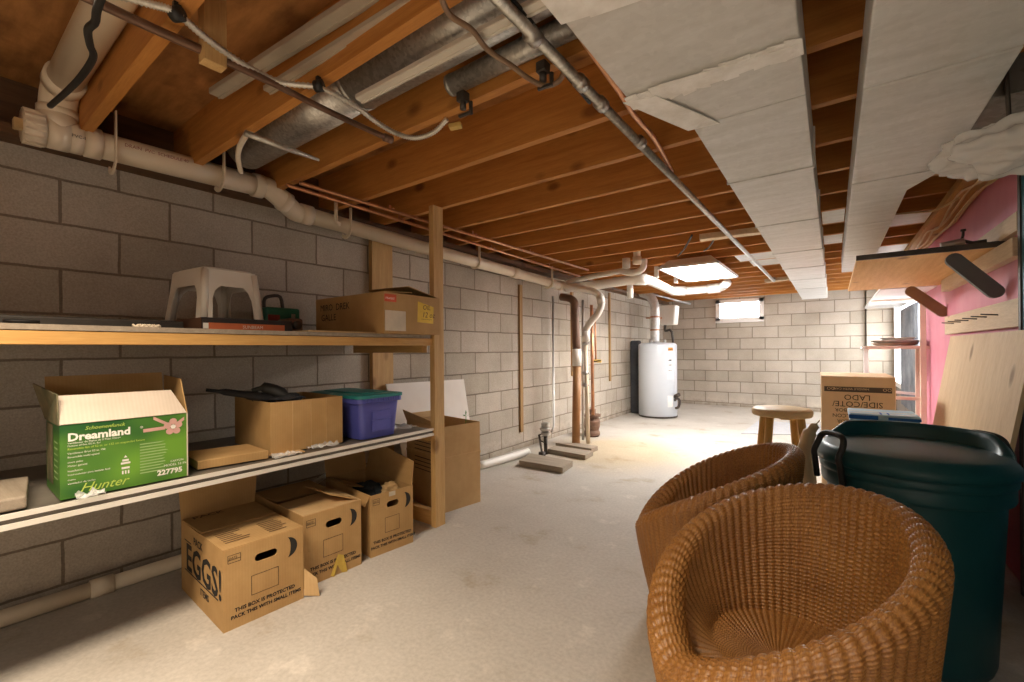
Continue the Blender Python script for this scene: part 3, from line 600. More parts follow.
m = MB(); m.prism([(q.x-.15, q.z-.16), (q.x+.12, q.z-.16), (q.x+.15, q.z+.18), (q.x-.15, q.z+.18)], -(q.y+.13), -(q.y-.13), Matrix(((1, 0, 0, 0), (0, 0, -1, 0), (0, 1, 0, 0), (0, 0, 0, 1)))); m.build('body', WHITEP, t, .02)
m = MB(); m.tube([q+Vector((-.05, -.05, -.16)), q+Vector((-.05, -.05, -.26)), q+Vector((.06, -.05, -.28)), q+Vector((.10, -.05, -.75))], .022, 10, 3); m.build('hose', DARKST, t)
m = MB(); m.box(q+Vector((-.21, -.10, .0)), q+Vector((-.15, .10, .15))); m.build('bracket', plain('lime_label', (.55, .55, .06, 1)), t)
o = MB().cyl(wy(652, 294, 7.6), wy(690, 304, 8.6), .02, 10); tag(o.build('wall_rod', STEEL), 'pale metal rod slanting across the far corner under the joists', 'rod')
o = MB().cyl(wy(646, 318, 7.6), wy(662, 318, 7.6), .012, 8); tag(o.build('red_pipe', COPPER), 'thin reddish pipe crossing the silver vent pipe', 'pipe')

# ================================================================== CEILING LIGHT
t = thing('ceiling_light', 'square white fluorescent light hanging from the joists in the middle of the room', 'ceiling light', (-1.18, 5.19, 1.95))
lx0, lx1, ly0, ly1, lz = -1.475, -.885, 4.63, 5.74, 1.935
m = MB()
for a, b in (((lx0, ly0), (lx1, ly0+.025)), ((lx0, ly1-.025), (lx1, ly1)), ((lx0, ly0), (lx0+.025, ly1)), ((lx1-.025, ly0), (lx1, ly1))): m.box((*a, lz-.012), (*b, lz+.012))
m.build('frame', WHITE, t, .003)
m = MB(); q0 = [(lx0+.01, ly0+.01, lz+.012), (lx1-.01, ly0+.01, lz+.012), (lx1-.01, ly1-.01, lz+.012), (lx0+.01, ly1-.01, lz+.012)]; q1 = [(lx0+.09, ly0+.10, ZJ-.005), (lx1-.09, ly0+.10, ZJ-.005), (lx1-.09, ly1-.10, ZJ-.005), (lx0+.09, ly1-.10, ZJ-.005)]
m.add(q0+q1, [(4, 5, 6, 7), (0, 4, 7, 3), (1, 2, 6, 5), (0, 1, 5, 4), (2, 3, 7, 6)]); m.build('housing', WHITE, t)
MB().box((lx0+.025, ly0+.025, lz-.004), (lx1-.025, ly1-.025, lz+.004)).build('diffuser', emit('lit_diffuser', (1, .975, .935, 1), LAMP), t)
for u, v, lb in ((656.5, 278, 'nearer one'), (676, 283, 'farther one')):
    q = wz(u, v, 1.90); o = MB().box((q.x-.02, q.y-.02, q.z), (q.x+.02, q.y+.02, ZJ)); tag(o.build('hanger_strap', WHITEP), 'short white strap left of the ceiling light above the waste line, '+lb, 'strap', 'white straps by the ceiling light')
for u0, v0, u1, v1, lb in ((678, 256, 692, 235, 'left one'), (704, 251, 716, 236, 'right one')):
    o = MB().tube([wz(u0, v0, 2.0), (wz(u0, v0, 2.0)+wz(u1, v1, 2.025))/2+Vector((0, 0, -.02)), wz(u1, v1, 2.025)], .008, 8, 5); tag(o.build('lamp_cord', BLACKR), 'black cord running up from the white ceiling light, '+lb, 'cord', 'cords of the ceiling light')
for i, (u0, v0, u1, v1, lb) in enumerate(((700, 238, 765, 230, 'nearer'), (766, 281, 791, 277.9, 'farther'))):
    a, b = wz(u0, v0, 2.0), wz(u1, v1, 2.0); o = MB().beam(a, b, .09, .045, bev=.004); tag(o.build('nailer_block', PALE_Y), 'pale new wood block fixed across the joists by the taped duct, '+lb, 'wood block', 'pale blocks under the joists')
# ================================================================== SHELVING UNIT
t = thing('storage_shelf', 'wooden two-tier shelving built against the left block wall', 'shelf', (-2.4, 1.0, 0))
m = MB(); m.box((-2.03, 1.922, 0), (-1.99, 2.005, 2.0)); m.build('front_post', PINE_Z, t, .002)
m = MB(); m.box((-2.808, 2.045, 0), (-2.768, 2.235, 1.96)); m.build('wall_post', PINE_Z, t, .002)
m = MB(); m.box((-2.80, -.7, 1.174), (-2.0, 1.90, 1.192)); m.build('upper_board', GREYWD, t)
m = MB(); m.box((-2.042, -.7, 1.128), (-2.003, 1.92, 1.172)); m.build('upper_rail', PINE_Y, t, .002)
m = MB(); m.box((-2.768, 1.88, 1.085), (-2.05, 1.918, 1.165)); m.build('cross_brace', PINE_X, t, .002)
m = MB(); m.box((-2.80, -.7, .575), (-2.008, 1.92, .612)); m.build('lower_board', plain('dark_panel', (.10, .085, .07, 1), (.16, .14, .115, 1), 5, rough=.45), t)
ALU = plain('pale_trim', (.78, .74, .68, 1), (.72, .68, .61, 1), 6, rough=.35, metal=.2)
m = MB(); m.box((-2.01, -.7, .603), (-1.998, 1.92, .618)); m.build('edge_strip', ALU, t); m = MB(); m.box((-2.01, -.7, .572), (-1.996, 1.92, .588)); m.build('edge_strip', ALU, t)
m = MB(); m.box((-2.768, 1.922, .01), (-2.03, 1.96, .10)); m.build('foot_rail', PINE_X, t, .002)
m = MB(); m.box((-2.068, 1.965, .44), (-2.032, 2.0, .572)); m.build('cleat', PINE_Z, t, .002)
m = MB(); m.box((-2.768, 1.922, .53), (-2.03, 1.96, .573)); m.build('lower_brace', PINE_X, t, .002)
# ---- boxes
MP = Matrix
def carton(t, w, d, h, mat, th=.005, hole=None, top=True):
    """open carton in local space: front face x=0, runs back to x=-d, y 0..w"""
    m = LMB(t)
    if hole:
        y0, y1, z0, z1 = hole
        m.box((-th, 0, 0), (0, y0, h)); m.box((-th, y1, 0), (0, w, h)); m.box((-th, y0, 0), (0, y1, z0)); m.box((-th, y0, z1), (0, y1, h))
        for s, yc in ((-1, y0), (1, y1)):       # rounded ends of the hand hole
            r = (z1-z0)/2; zc = (z0+z1)/2
            for q in (0, 1):
                a0 = [(yc, zc+(r if q else -r))]; pts = [(yc-s*r*(1-math.cos(a)), zc+(1 if q else -1)*r*math.sin(a)) for a in [PI/2*k/5 for k in range(6)]]
                poly = [(yc, zc)] if False else []
                arc = [(yc-s*r+s*r*math.cos(a), zc+(1 if q else -1)*r*math.sin(a)) for a in [PI/2*k/5 for k in range(6)]]
                poly = [(yc, zc+(1 if q else -1)*r)]+arc
                m.add([(0, y, z) for y, z in poly]+[(-th, y, z) for y, z in poly], [tuple(range(len(poly))), tuple(range(2*len(poly)-1, len(poly)-1, -1))]+[(i, (i+1) % len(poly), len(poly)+(i+1) % len(poly), len(poly)+i) for i in range(len(poly))])
    else: m.box((-th, 0, 0), (0, w, h))
    m.box((-d, 0, 0), (-d+th, w, h)); m.box((-d+th, 0, 0), (-th, th, h)); m.box((-d+th, w-th, 0), (-th, w, h)); m.box((-d+th, th, 0), (-th, w-th, th))
    return m.build('body', mat)
def flap(t, a, b, c, d, mat, name='flap', th=.004):
    m = LMB(t); m.slab(a, b, c, d, th); return m.build(name, mat)
def moving_box(loc, rz, w, d, h, label, word=None):
    t = thing('moving_box', label, 'cardboard box', loc, rz, 'moving boxes under the shelf')
    carton(t, w, d, h, CARD, hole=(w*.365, w*.645, h*.735, h*.835))
    m = LMB(t); m.use(INK); o = (0, 0, 0); X, U = (0, 1, 0), (0, 0, 1)
    R = .043; cx, cz = w*.775, h*.785
    out = [(cx+R*math.sin(a)*1.0, cz+R*math.cos(a)) for a in [PI*k/16 for k in range(17)]]
    inn = [(cx+R*.55*math.sin(a), cz+R*math.cos(a)) for a in [PI*k/16 for k in range(15, 0, -1)]]
    for k in range(16):
        a, b = PI*k/16, PI*(k+1)/16
        m.face([(cx+R*.35*math.sin(a), cz+R*math.cos(a)), (cx+R*.35*math.sin(b), cz+R*math.cos(b)), (cx+R*1.0*math.sin(b), cz+R*math.cos(b)), (cx+R*1.0*math.sin(a), cz+R*math.cos(a))][::-1], o, X, U)
    x0, x1, z0, z1 = w*.32, w*.66, h*.33, h*.58; e = .0018
    for a in ((x0, x1, z0, z0+e), (x0, x1, z1-e, z1), (x0, x0+e, z0, z1), (x1-e, x1, z0, z1)): m.face([(a[0], a[2]), (a[1], a[2]), (a[1], a[3]), (a[0], a[3])], o, X, U)
    m.text('THIS BOX IS PROTECTED', (0, w*.5, h*.205), X, U, .021, bold=.0006, align='CENTER'); m.text('PACK THIS WITH SMALL ITEMS', (0, w*.52, h*.125), X, U, .020, bold=.0006, align='CENTER')
    x0, x1, z0, z1 = w*.05, w*.2, h*.83, h*.93
    for a in ((x0, x1, z0, z0+e), (x0, x1, z1-e, z1), (x0, x0+e, z0, z1), (x1-e, x1, z0, z1), (x0, x1, z0+.012, z0+.014)): m.face([(a[0], a[2]), (a[1], a[2]), (a[1], a[3]), (a[0], a[3])], o, X, U)
    m.text('DATE', (0, x0+.004, z0+.016), X, U, .012)
    if word: # big word on the side toward the camera (runs back to front along +x)
        m.text('PACK', (-d*.66, 0, h*.80), (1, 0, 0), (0, 0, 1), .045, bold=.001); m.text(word, (-d*.86, 0, h*.38), (1, 0, 0), (0, 0, 1), .165, bold=.004); m.text('ITEMS', (-d*.5, 0, h*.20), (1, 0, 0), (0, 0, 1), .04, bold=.001)
        z = h*.34; m.face([(-d*.9, z), (-d*.1, z), (-d*.1, z+.006), (-d*.9, z+.006)], (0, 0, 0), (1, 0, 0), (0, 0, 1)); z = h*.765; m.face([(-d*.9, z), (-d*.72, z), (-d*.72, z+.005), (-d*.9, z+.005)], (0, 0, 0), (1, 0, 0), (0, 0, 1))
    m.build('printed_lettering')
    return t, w, d, h
INKB = plain('faded_ink', (.14, .08, .035, 1), rough=.8)
t, w, d, h = moving_box((-1.930, .725, 0), -.05, .315, .53, .318, 'nearest brown moving box under the shelf, closed top and big letters on its side', 'EGGS!')
flap(t, (-.27, 0, h), (-.002, 0, h), (-.002, w, h-.002), (-.27, w, h-.004), CARD); flap(t, (-d+.01, 0, h), (-.262, .004, h+.004), (-.262, w-.004, h), (-d+.01, w, h), CARD)
flap(t, (-d, 0, h), (-d, w, h), (-d-.02, w+.02, h+.15), (-d-.02, -.005, h+.15), CARD)
m = LMB(t); m.use(INKB)
for k in range(7): m.box((-.07-k*.022, .03, h+.0055), (-.064-k*.022, .03+random.uniform(.06, .1), h+.006)); m.box((-.05-k*.022, .19, h+.0055), (-.044-k*.022, .19+random.uniform(.06, .1), h+.006))
m.text('PACK', (-.46, .03, h+.0085), (0, 1, 0), (-1, 0, 0), .05, bold=.001); m.build('printed_lettering')
m = LMB(t); m.add([(.001, w+.001, .01), (.045, w+.05, .003), (.03, w+.045, .08), (.0, w+.003, .13)], [(0, 1, 2, 3), (3, 2, 1, 0)]); m.build('torn_flap', CARD2)
t, w, d, h = moving_box((-1.987, 1.078, 0), -.05, .30, .56, .332, 'middle brown moving box under the shelf with yellow tape at its foot')
flap(t, (-.26, .0, h), (-.003, .0, h), (-.003, w, h-.002), (-.26, w, h+.004), CARD2); flap(t, (-d+.01, 0, h), (-.30, .01, h+.004), (-.30, w-.01, h+.0), (-d+.01, w, h), CARD)
flap(t, (-.30, w, h), (-.01, w, h), (-.05, w-.14, h+.055), (-.33, w-.13, h+.04), CARD)
m = LMB(t); m.add([(.003, .17, .10), (.004, .20, .085), (.012, .215, .0), (.006, .19, .002), (.006, .165, .05), (.010, .145, .0), (.004, .13, .01)], [(0, 1, 2, 3, 4), (0, 4, 5, 6)]); m.build('yellow_tape', plain('yellow_tape_skin', (.62, .42, .07, 1)))
t, w, d, h = moving_box((-1.985, 1.445, 0), -.12, .265, .53, .328, 'farthest brown moving box under the shelf, open with a tall raised flap')
flap(t, (-.52, w, h), (-.006, w, h), (-.03, w+.03, h+.125), (-.50, w+.03, h+.185), CARD); flap(t, (-d, 0, h), (-d, w, h), (-d-.03, w, h+.16), (-d-.03, 0, h+.16), CARD); flap(t, (-.45, 0, h), (-.01, 0, h), (-.01, -.03, h-.05), (-.45, -.03, h-.03), CARD)
flap(t, (-.53, .01, h), (-.24, .01, h), (-.26, .14, h-.04), (-.52, .14, h-.06), CARD)
m = LMB(t); m.face([(.11, .30), (.15, .30), (.15, .325), (.11, .325)], (0, 0, -.0), (0, 1, 0), (0, 0, 1), .002); m.build('tape_piece', plain('clear_tape', (.62, .54, .42, 1), rough=.2))
def blob(name, c, r, mat, sq=(1, 1, 1), amp=.15, seed=0, sub=4, freq=9):
    bm = bmesh.new(); bmesh.ops.create_icosphere(bm, subdivisions=sub, radius=1)
    from mathutils import noise
    for v in bm.verts:
        n = noise.fractal(v.co*freq*.3+Vector((seed, seed*2, 0)), 1.0, 2.0, 3); v.co = Vector((v.co.x*sq[0], v.co.y*sq[1], v.co.z*sq[2]))*r*(1+amp*n)
    bm.verts.index_update(); m = MB(); m.smooth = True; m.add([v.co+Vector(c) for v in bm.verts], [[v.index for v in f.verts] for f in bm.faces]); bm.free(); return m
tag(blob('c', (-2.23, 1.615, .27), .10, None, (1.1, .72, .5), .3, 3).build('folded_clothes', plain('navy_cloth', (.015, .022, .03, 1), (.03, .045, .055, 1), 12, rough=.9)), 'dark folded cloth bundle inside the open moving box', 'clothes')
tag(blob('c', (-2.08, 1.655, .295), .055, None, (1, .8, .7), .4, 8).build('paper_wad', CARD2), 'crumpled brown paper wad beside the dark cloth in the open moving box', 'paper')
# tall carton beyond the post
t = thing('tall_carton', 'tall open brown carton on the floor just past the wooden post', 'cardboard box', (-2.125, 2.13, 0), -.17)
w, d, h = .32, .47, .40
carton(t, w, d, .58, CARD2); m = LMB(t); m.box((-.003, -.003, .355), (.004, w+.003, .372)); m.box((-d, -.004, .355), (.002, 0, .372)); m.build('crease_band', CARD2)
flap(t, (-d, 0, .58), (-.01, 0, .58), (-.01, -.02, .60), (-d, -.03, .66), CARD2); flap(t, (-d, 0, .58), (-d, w, .58), (-d-.03, w, .62), (-d-.03, 0, .62), CARD2)
m = LMB(t); m.use(INK); m.text('Bonita', (-.33, 0, .46), (1, 0, 0), (0, 0, 1), .075, bold=.002)
for k in range(8): m.face([(-.36, .44-k*.028), (-.36+random.uniform(.2, .28), .44-k*.028), (-.36+.25, .446-k*.028), (-.36, .446-k*.028)], (0, 0, 0), (1, 0, 0), (0, 0, 1))
m.build('printed_lettering')
LEAF = plain('leaf_green', (.10, .30, .05, 1), (.16, .38, .08, 1), 12)
q = wx(466, 416, -2.2); t = thing('artificial_leaf_sprig', 'small bright green leaf sprig sticking out of the tall carton', 'leaf', (q.x, q.y, .20))
m = MB(); m.tube([(q.x-.02, q.y-.01, .20), (q.x-.01, q.y, .45), q], .003, 6, 3); m.build('stem', LEAF, t)
for a, L in ((.3, .05), (1.6, .045), (2.7, .03)):
    dx = Vector((math.cos(a)*.4, math.cos(a), math.sin(a))).normalized(); sx = Vector((.7, -.3, .3)).normalized()*.014
    m = MB(); m.add([q, q+dx*L*.5+sx, q+dx*L, q+dx*L*.5-sx], [(0, 1, 2, 3), (3, 2, 1, 0)]); m.build('leaf', LEAF, t)
o = MB().slab((-2.60, 2.26, .0), (-2.60, 3.02, .0), (-2.745, 3.01, .83), (-2.745, 2.14, .845), .008).build('white_board', plain('white_hardboard', (.78, .73, .66, 1), (.72, .66, .58, 1), 3, rough=.5)); tag(o, 'white board leaning against the block wall behind the tall carton', 'board')

a, b = wx(350, 457, -2.70), wx(318, 481, -2.70); d = (a-b).normalized(); o = MB(); o.beam(a, a-d*(a.z-.02)/d.z, .03, .02); tag(o.build('white_stick', WHITEP), 'thin white stick leaning under the lower shelf behind the moving boxes', 'stick')
# ---- things on the lower shelf
ZL = .6185
t = thing('ceiling_fan_box', 'green printed carton with raised white flaps on the lower shelf', 'cardboard box', (-2.045, .295, ZL), -.02)
w, d, h = .348, .27, .245
m, nt, bb = newmat('green_print'); bb.inputs['Roughness'].default_value = .45
v = coords(nt, (1, 1, 1)); c, f = noisemix(nt, coords(nt, (.6, 3.5, 5)), (.012, .085, .018, 1), (.13, .30, .03, 1), 1.2, detail=1, lo=.32, hi=.68); nt.links.new(c, bb.inputs['Base Color'])
GRN = MATS['green_print']
body = carton(t, w, d, h, GRN)
WB = cardboard('white_inside', (.66, .57, .48, 1), (.60, .51, .42, 1))
FADED = plain('faded_green_print', (.20, .155, .085, 1), (.075, .085, .04, 1), 14, rough=.6)
m = LMB(t); m.box((-d+.006, .006, .02), (-d+.009, w-.006, h)); m.build('liner', WB)
flap(t, (0, .0, h), (0, w, h), (-.055, w-.035, h+.088), (-.055, .004, h+.092), WB); flap(t, (-d, .0, h), (-d, w, h), (-d-.035, w, h+.15), (-d-.035, 0, h+.15), CARD)
flap(t, (-d, 0, h), (0, 0, h), (-.02, -.0, h+.10), (-d+.0, -.03, h+.13), FADED); flap(t, (0, w, h), (-d, w, h), (-d, w+.0, h+.14), (-.07, w+.0, h+.13), CARD)
WTXT = plain('white_ink', (.85, .83, .76, 1)); YTXT = plain('lime_ink', (.52, .68, .12, 1)); PKT = plain('rose_ink', (.62, .36, .32, 1)); GTXT = plain('pale_green_ink', (.32, .48, .20, 1))
m = LMB(t); X, U = (0, 1, 0), (0, 0, 1)
m.use(YTXT); m.text('Schoenenfunck', (0, .06, .222), X, U, .017, shear=.3); m.text('Hunter', (0, .045, .014), X, U, .042, shear=.45); m.text('Reversible fan of 52 in. or 132 cm suspended fixture', (0, .018, .160), X, U, .0095)
m.use(WTXT); m.text('Dreamland', (0, .018, .190), X, U, .036, bold=.0012); m.text('\u00ae', (0, .206, .205), X, U, .012); m.text('Ventilateur de Plafon de 5 Palas Claros', (0, .018, .180), X, U, .0085); m.text('Fixture of five 52 in. for', (0, .018, .171), X, U, .0085)
m.text('227795', (0, .255, .022), X, U, .026, bold=.001); m.text('MODEL 52 IN.', (0, .275, .050), X, U, .012); m.text('CARTON', (0, .295, .064), X, U, .010)
for k, s in enumerate(('Ventilateur Brun 52 in. 132', 'Reversible multi-speed', 'cinco palas', 'Motor garanti', 'Installation', 'Instrucciones para instalar facil', 'mano', 'ventilador de techo')): m.text(s, (0, .018, .146-k*.0125-(k//2)*.004), X, U, .0085)
for dz, wd in ((.095, .018), (.085, .026), (.068, .022)): m.face([(.165-wd/2, dz), (.165+wd/2, dz), (.165+wd/2, dz+.007), (.165-wd/2, dz+.007)], (0, 0, 0), X, U)
for dy in (-.008, 0, .008): m.face([(.163+dy, .05), (.167+dy, .05), (.167+dy, .062), (.163+dy, .062)], (0, 0, 0), X, U)
m.face([(.160, .108), (.170, .108), (.165, .116)], (0, 0, 0), X, U)
m.use(GTXT)
for k in range(11): m.face([(.205, .145-k*.0105), (.205+random.uniform(.055, .085), .145-k*.0105), (.28, .149-k*.0105), (.205, .149-k*.0105)], (0, 0, 0), X, U)
m.use(PKT); fy, fz = .305, .198
for k in range(5):
    a = PI/2+2*PI*k/5; cx, cz = fy+.018*math.cos(a), fz+.020*math.sin(a)
    m.face([(cx+.012*math.cos(b), cz+.012*math.sin(b)) for b in [2*PI*q/14 for q in range(14)]], (0, 0, 0), X, U, .0014)
for y0, z0, y1, z1 in ((.245, .238, .29, .208), (.34, .225, .32, .21), (.215, .195, .28, .197)):
    m.face([(y0, z0-.006), (y1, z1-.006), (y1, z1+.006), (y0, z0+.006)], (0, 0, 0), X, U)
m.use(WTXT); m.face([(fy+.008*math.cos(b), fz+.008*math.sin(b)) for b in [2*PI*q/14 for q in range(14)]], (0, 0, 0), X, U, .002)
m.use(FADED); m.face([(-d+.02, .03), (-.12, .03), (-.12, h-.01), (-d+.02, h-.01)], (0, 0, 0), (1, 0, 0), (0, 0, 1))
m.use(GTXT)
for k in range(7): m.face([(-.10, .06+k*.02), (-.03, .06+k*.02), (-.03, .065+k*.02), (-.10, .065+k*.02)], (0, 0, 0), (1, 0, 0), (0, 0, 1))
m.build('printed_lettering')
m = LMB(t); m.box((-.004, w, 0), (.001, w+.004, h)); m.build('corner_edge', WB)
t = thing('open_carton', 'plain brown carton full of black things on the lower shelf', 'cardboard box', (-2.115, .995, ZL), -.06)
carton(t, .36, .44, .243, CARD)
m = LMB(t); m.box((-.002, .10, .0), (.002, .104, .24)); m.box((-.002, .19, 0), (.002, .193, .24)); m.box((-.002, .27, 0), (.002, .272, .24)); m.build('crease', CARD2)
o = blob('c', (-2.28, 1.10, .868), .12, None, (1.3, .8, .22), .35, 5).build('black_bag', BLACKF); tag(o, 'flat black bag lying across the top of the plain brown carton', 'bag')
t = thing('black_umbrella', 'black folded umbrella resting across the plain brown carton', 'umbrella', (-2.3, 1.0, .88))
m = MB(); m.tube([wx(206, 390, -2.33), wx(225, 392, -2.3), wx(262, 397, -2.24), wx(287, 401, -2.18)], [.008, .016, .022, .012], 12, 4); m.build('canopy', BLACKF, t)
m = MB(); m.tube([wx(252, 391, -2.26), wx(264, 388, -2.24), wx(278, 392, -2.2), wx(292, 400, -2.16)], [.012, .028, .03, .02], 12, 4); m.build('handle', BLACKR, t)
t = thing('storage_tub', 'blue plastic tub with a teal lid on the lower shelf', 'plastic tub', (-2.02, 1.42, ZL))
def rrect(x0, x1, y0, y1, r, n=6):
    pts = []
    for cx, cy, a in ((x1-r, y0+r, -PI/2), (x1-r, y1-r, 0), (x0+r, y1-r, PI/2), (x0+r, y0+r, PI)): pts += [(cx+r*math.cos(a+PI/2*k/n), cy+r*math.sin(a+PI/2*k/n)) for k in range(n+1)]
    return pts
def loft(m, rings):
    n = len(rings[0][0]); vs = []; fs = []
    for poly, z in rings: vs += [(x, y, z) for x, y in poly]
    for k in range(len(rings)-1):
        for i in range(n): fs.append((k*n+i, k*n+(i+1) % n, (k+1)*n+(i+1) % n, (k+1)*n+i))
    fs += [tuple(range(n-1, -1, -1)), tuple((len(rings)-1)*n+i for i in range(n))]; m.add(vs, fs)
x0, x1, y0, y1 = -2.52, -2.02, 1.41, 1.70
m = MB(); loft(m, [(rrect(x0+.03, x1-.03, y0+.03, y1-.03, .03), ZL), (rrect(x0+.012, x1-.012, y0+.012, y1-.012, .035), ZL+.195), (rrect(x0-.002, x1+.002, y0-.002, y1+.002, .035), ZL+.197), (rrect(x0-.002, x1+.002, y0-.002, y1+.002, .035), ZL+.225)])
m.box((x1-.014, y0+.08, ZL+.10), (x1-.006, y1-.08, ZL+.103)); m.box((x1-.014, y0+.085, ZL+.04), (x1-.009, y1-.085, ZL+.15)); tub = m.build('body', BLUEP, t, .003)
m = MB(); loft(m, [(rrect(x0-.008, x1+.008, y0-.008, y1+.008, .04), ZL+.222), (rrect(x0-.008, x1+.008, y0-.008, y1+.008, .04), ZL+.24), (rrect(x0+.02, x1-.02, y0+.02, y1-.02, .03), ZL+.244)])
loft(m, [(rrect(x0+.05, x1-.05, y0+.05, y1-.05, .03), ZL+.243), (rrect(x0+.055, x1-.055, y0+.055, y1-.055, .03), ZL+.25)]); m.build('lid', TEALP, t, .003)
m = MB()
for k in range(14): m.box((x1+.002, y0+.03+k*.017, ZL+.202), (x1+.005, y0+.04+k*.017, ZL+.222))
m.build('rim_ribs', BLUEP, tub)
def flat_box(name, pts, z0, z1, mat, label, cat, bev=.002): m = MB(); m.prism(pts, z0, z1); tag(m.build(name, mat, None, bev), label, cat)
a, b, c, e = (wz(190, 470, ZL), wz(222, 474, ZL), wz(262, 462, ZL), wz(212, 455, ZL))
flat_box('flattened_carton', [(-2.10, .70), (-2.06, .96), (-2.30, .975), (-2.36, .72)], ZL, ZL+.035, CARD, 'small flattened brown carton lying between the green carton and the plain one', 'cardboard')
flat_box('paper_scrap', [(-2.06, .99), (-2.04, 1.12), (-2.11, 1.13), (-2.113, .985)], ZL, ZL+.004, CARD2, 'brown paper scrap at the shelf edge in front of the plain carton', 'paper', 0)
flat_box('newspaper_bundle', [(-2.03, -.12), (-2.03, .22), (-2.35, .26), (-2.42, -.10)], ZL, ZL+.04, GREYWD, 'worn grey-brown bundle lying left of the green carton', 'bundle', .006)
FILM = trans('clear_film', (.9, .9, .88, 1), .35)
for i, (y, x, s, lb) in enumerate(((1.02, -2.02, .05, 'below the plain carton'), (1.22, -2.05, .06, 'between the carton and the tub'), (1.78, -2.12, .08, 'right of the blue tub'), (.36, -2.0, .03, 'under the front of the green carton'))):
    m = MB(); n = 7
    vs = [(x+(p/n-.5)*s*1.2, y+(q/n-.5)*s*2.4, ZL+.006+abs(random.gauss(0, .010))) for p in range(n+1) for q in range(n+1)]
    m.add(vs, [(p*(n+1)+q, p*(n+1)+q+1, (p+1)*(n+1)+q+1, (p+1)*(n+1)+q) for p in range(n) for q in range(n)]); tag(m.build('plastic_film', FILM), 'crumpled clear plastic film on the lower shelf, '+lb, 'plastic film', 'plastic film on the lower shelf')
# ---- things on the upper shelf
ZU = 1.193
t = thing('upper_carton', 'brown carton with yellow and red stickers at the end of the upper shelf', 'cardboard box', (-1.94, 1.505, ZU), 0)
w, d, h = .414, .66, .222
carton(t, w, d, h, CARD)
flap(t, (-.36, w, h), (0, w, h), (-.03, .20, h+.055), (-.38, .18, h+.06), CARD); flap(t, (-d, 0, h), (0, 0, h), (0, .20, h+.012), (-d, .20, h+.022), CARD)
m = LMB(t); m.use(plain('red_sticker', (.62, .085, .02, 1))); X, U = (0, 1, 0), (0, 0, 1)
m.face([(.005, .172), (.085, .172), (.085, .213), (.005, .213)], (0, 0, 0), X, U)
m.use(plain('cream_label', (.72, .62, .47, 1))); m.face([(.008, .015), (.15, .015), (.15, .125), (.008, .125)], (0, 0, 0), X, U)
m.use(plain('yellow_sticker', (.78, .52, .035, 1))); m.face([(.235, .07), (.36, .065), (.365, .165), (.24, .19)], (0, 0, 0), X, U)
m.use(INKB); m.text('OIL', (0, .275, .145), X, U, .04, shear=.2, lift=.002); m.text('12 oz', (0, .27, .10), X, U, .045, shear=.2, lift=.002)
for k in range(4): m.face([(.265, .085+k*.002), (.35, .085+k*.002), (.35, .0855+k*.002), (.265, .0855+k*.002)], (0, 0, 0), X, U, .002)
m.use(WTXT); m.text('FRAGILE', (0, .012, .185), X, U, .016, lift=.002)
m.use(INK); m.text('MIRO  DREK', (-d+.05, 0, .150), (1, 0, 0), U, .055); m.text('GALLE', (-d+.06, 0, .09), (1, 0, 0), U, .055)
m.build('sticker_and_marker_print')
t = thing('book_box', 'flat brown game box with an orange spine under the white step stool', 'box', (-2.16, .74, ZU))
m = MB(); m.box((-2.74, .742, ZU), (-2.175, 1.13, ZU+.056)); m.build('body', plain('dark_brown_card', (.13, .06, .03, 1), (.10, .045, .025, 1)), t)
m = MB(); m.use(plain('dark_spine', (.03, .022, .02, 1))); m.box((-2.175, .742, ZU), (-2.168, 1.13, ZU+.056)); m.use(plain('orange_spine', (.62, .16, .06, 1))); m.box((-2.169, .765, ZU+.004), (-2.164, 1.09, ZU+.034)); m.use(WTXT); m.box((-2.1655, .745, ZU+.008), (-2.163, .765, ZU+.032)); m.text('SUNBEAM', (-2.164, .90, ZU+.012), (0, 1, 0), (0, 0, 1), .02); m.build('spine', None, t)
# white plastic step stool
t = thing('step_stool', 'small white plastic step stool on top of the flat game box', 'stool', (-2.38, .872, ZU+.0565), .10)
W2, D2, Hs = .165, .135, .225
def sil(u, w0, h): return u
m = LMB(t)
def stool_side(m, half, off, axis, top_in):
    """one apron wall with two splayed legs, arch between them; half = half width, off = distance of the wall from the middle"""
    n = 10; th = .006; lw = .042
    def pt(a, z, th_):
        sp = 1-top_in*(z/Hs); o_ = (off-th_)*sp; aa = a*sp
        return (aa, o_, z) if axis == 0 else ((o_, -aa, z))
    arch = []
    ia = half-lw; zr = Hs*.66
    for k in range(n+1):
        f = k/n; arch.append((-ia+2*ia*f, zr*min(1, (max(0, 1-abs(2*f-1)**5))**.5) if 0 < f < 1 else 0))
    arch = [(-ia, 0), (-ia, zr*.6), (-ia+.012, zr*.85), (-ia+.035, zr), (ia-.035, zr), (ia-.012, zr*.85), (ia, zr*.6), (ia, 0)]
    outer = [(-half, 0), (-half, zr*.6), (-half, zr*.85), (-half, Hs), (half, Hs), (half, zr*.85), (half, zr*.6), (half, 0)]
    vs = []; fs = []
    for (a, z), (b, y) in zip(arch, outer):
        vs += [pt(a, z, 0), pt(b, y, 0), pt(a, z, th), pt(b, y, th)]
    for k in range(len(arch)-1):
        i = 4*k; j = i+4
        fs += [(i, i+1, j+1, j), (i+2, j+2, j+3, i+3), (i, j, j+2, i+2)]
    m.add(vs, fs)
for s in (1, -1):
    stool_side(m, W2, s*D2, 0, .18); stool_side(m, D2, s*W2, 1, .18)
m.build('legs', WHITEP)
m = LMB(t); k = 1-.18
loft_r = lambda g: rrect(-W2*k-g, W2*k+g, -D2*k-g, D2*k+g, .03)
rr = [(loft_r(.001), Hs-.012), (loft_r(.002), Hs-.002), (loft_r(-.006), Hs+.006)]
n = len(rr[0][0]); loft(m, rr); m.build('seat', WHITEP)
m = LMB(t)
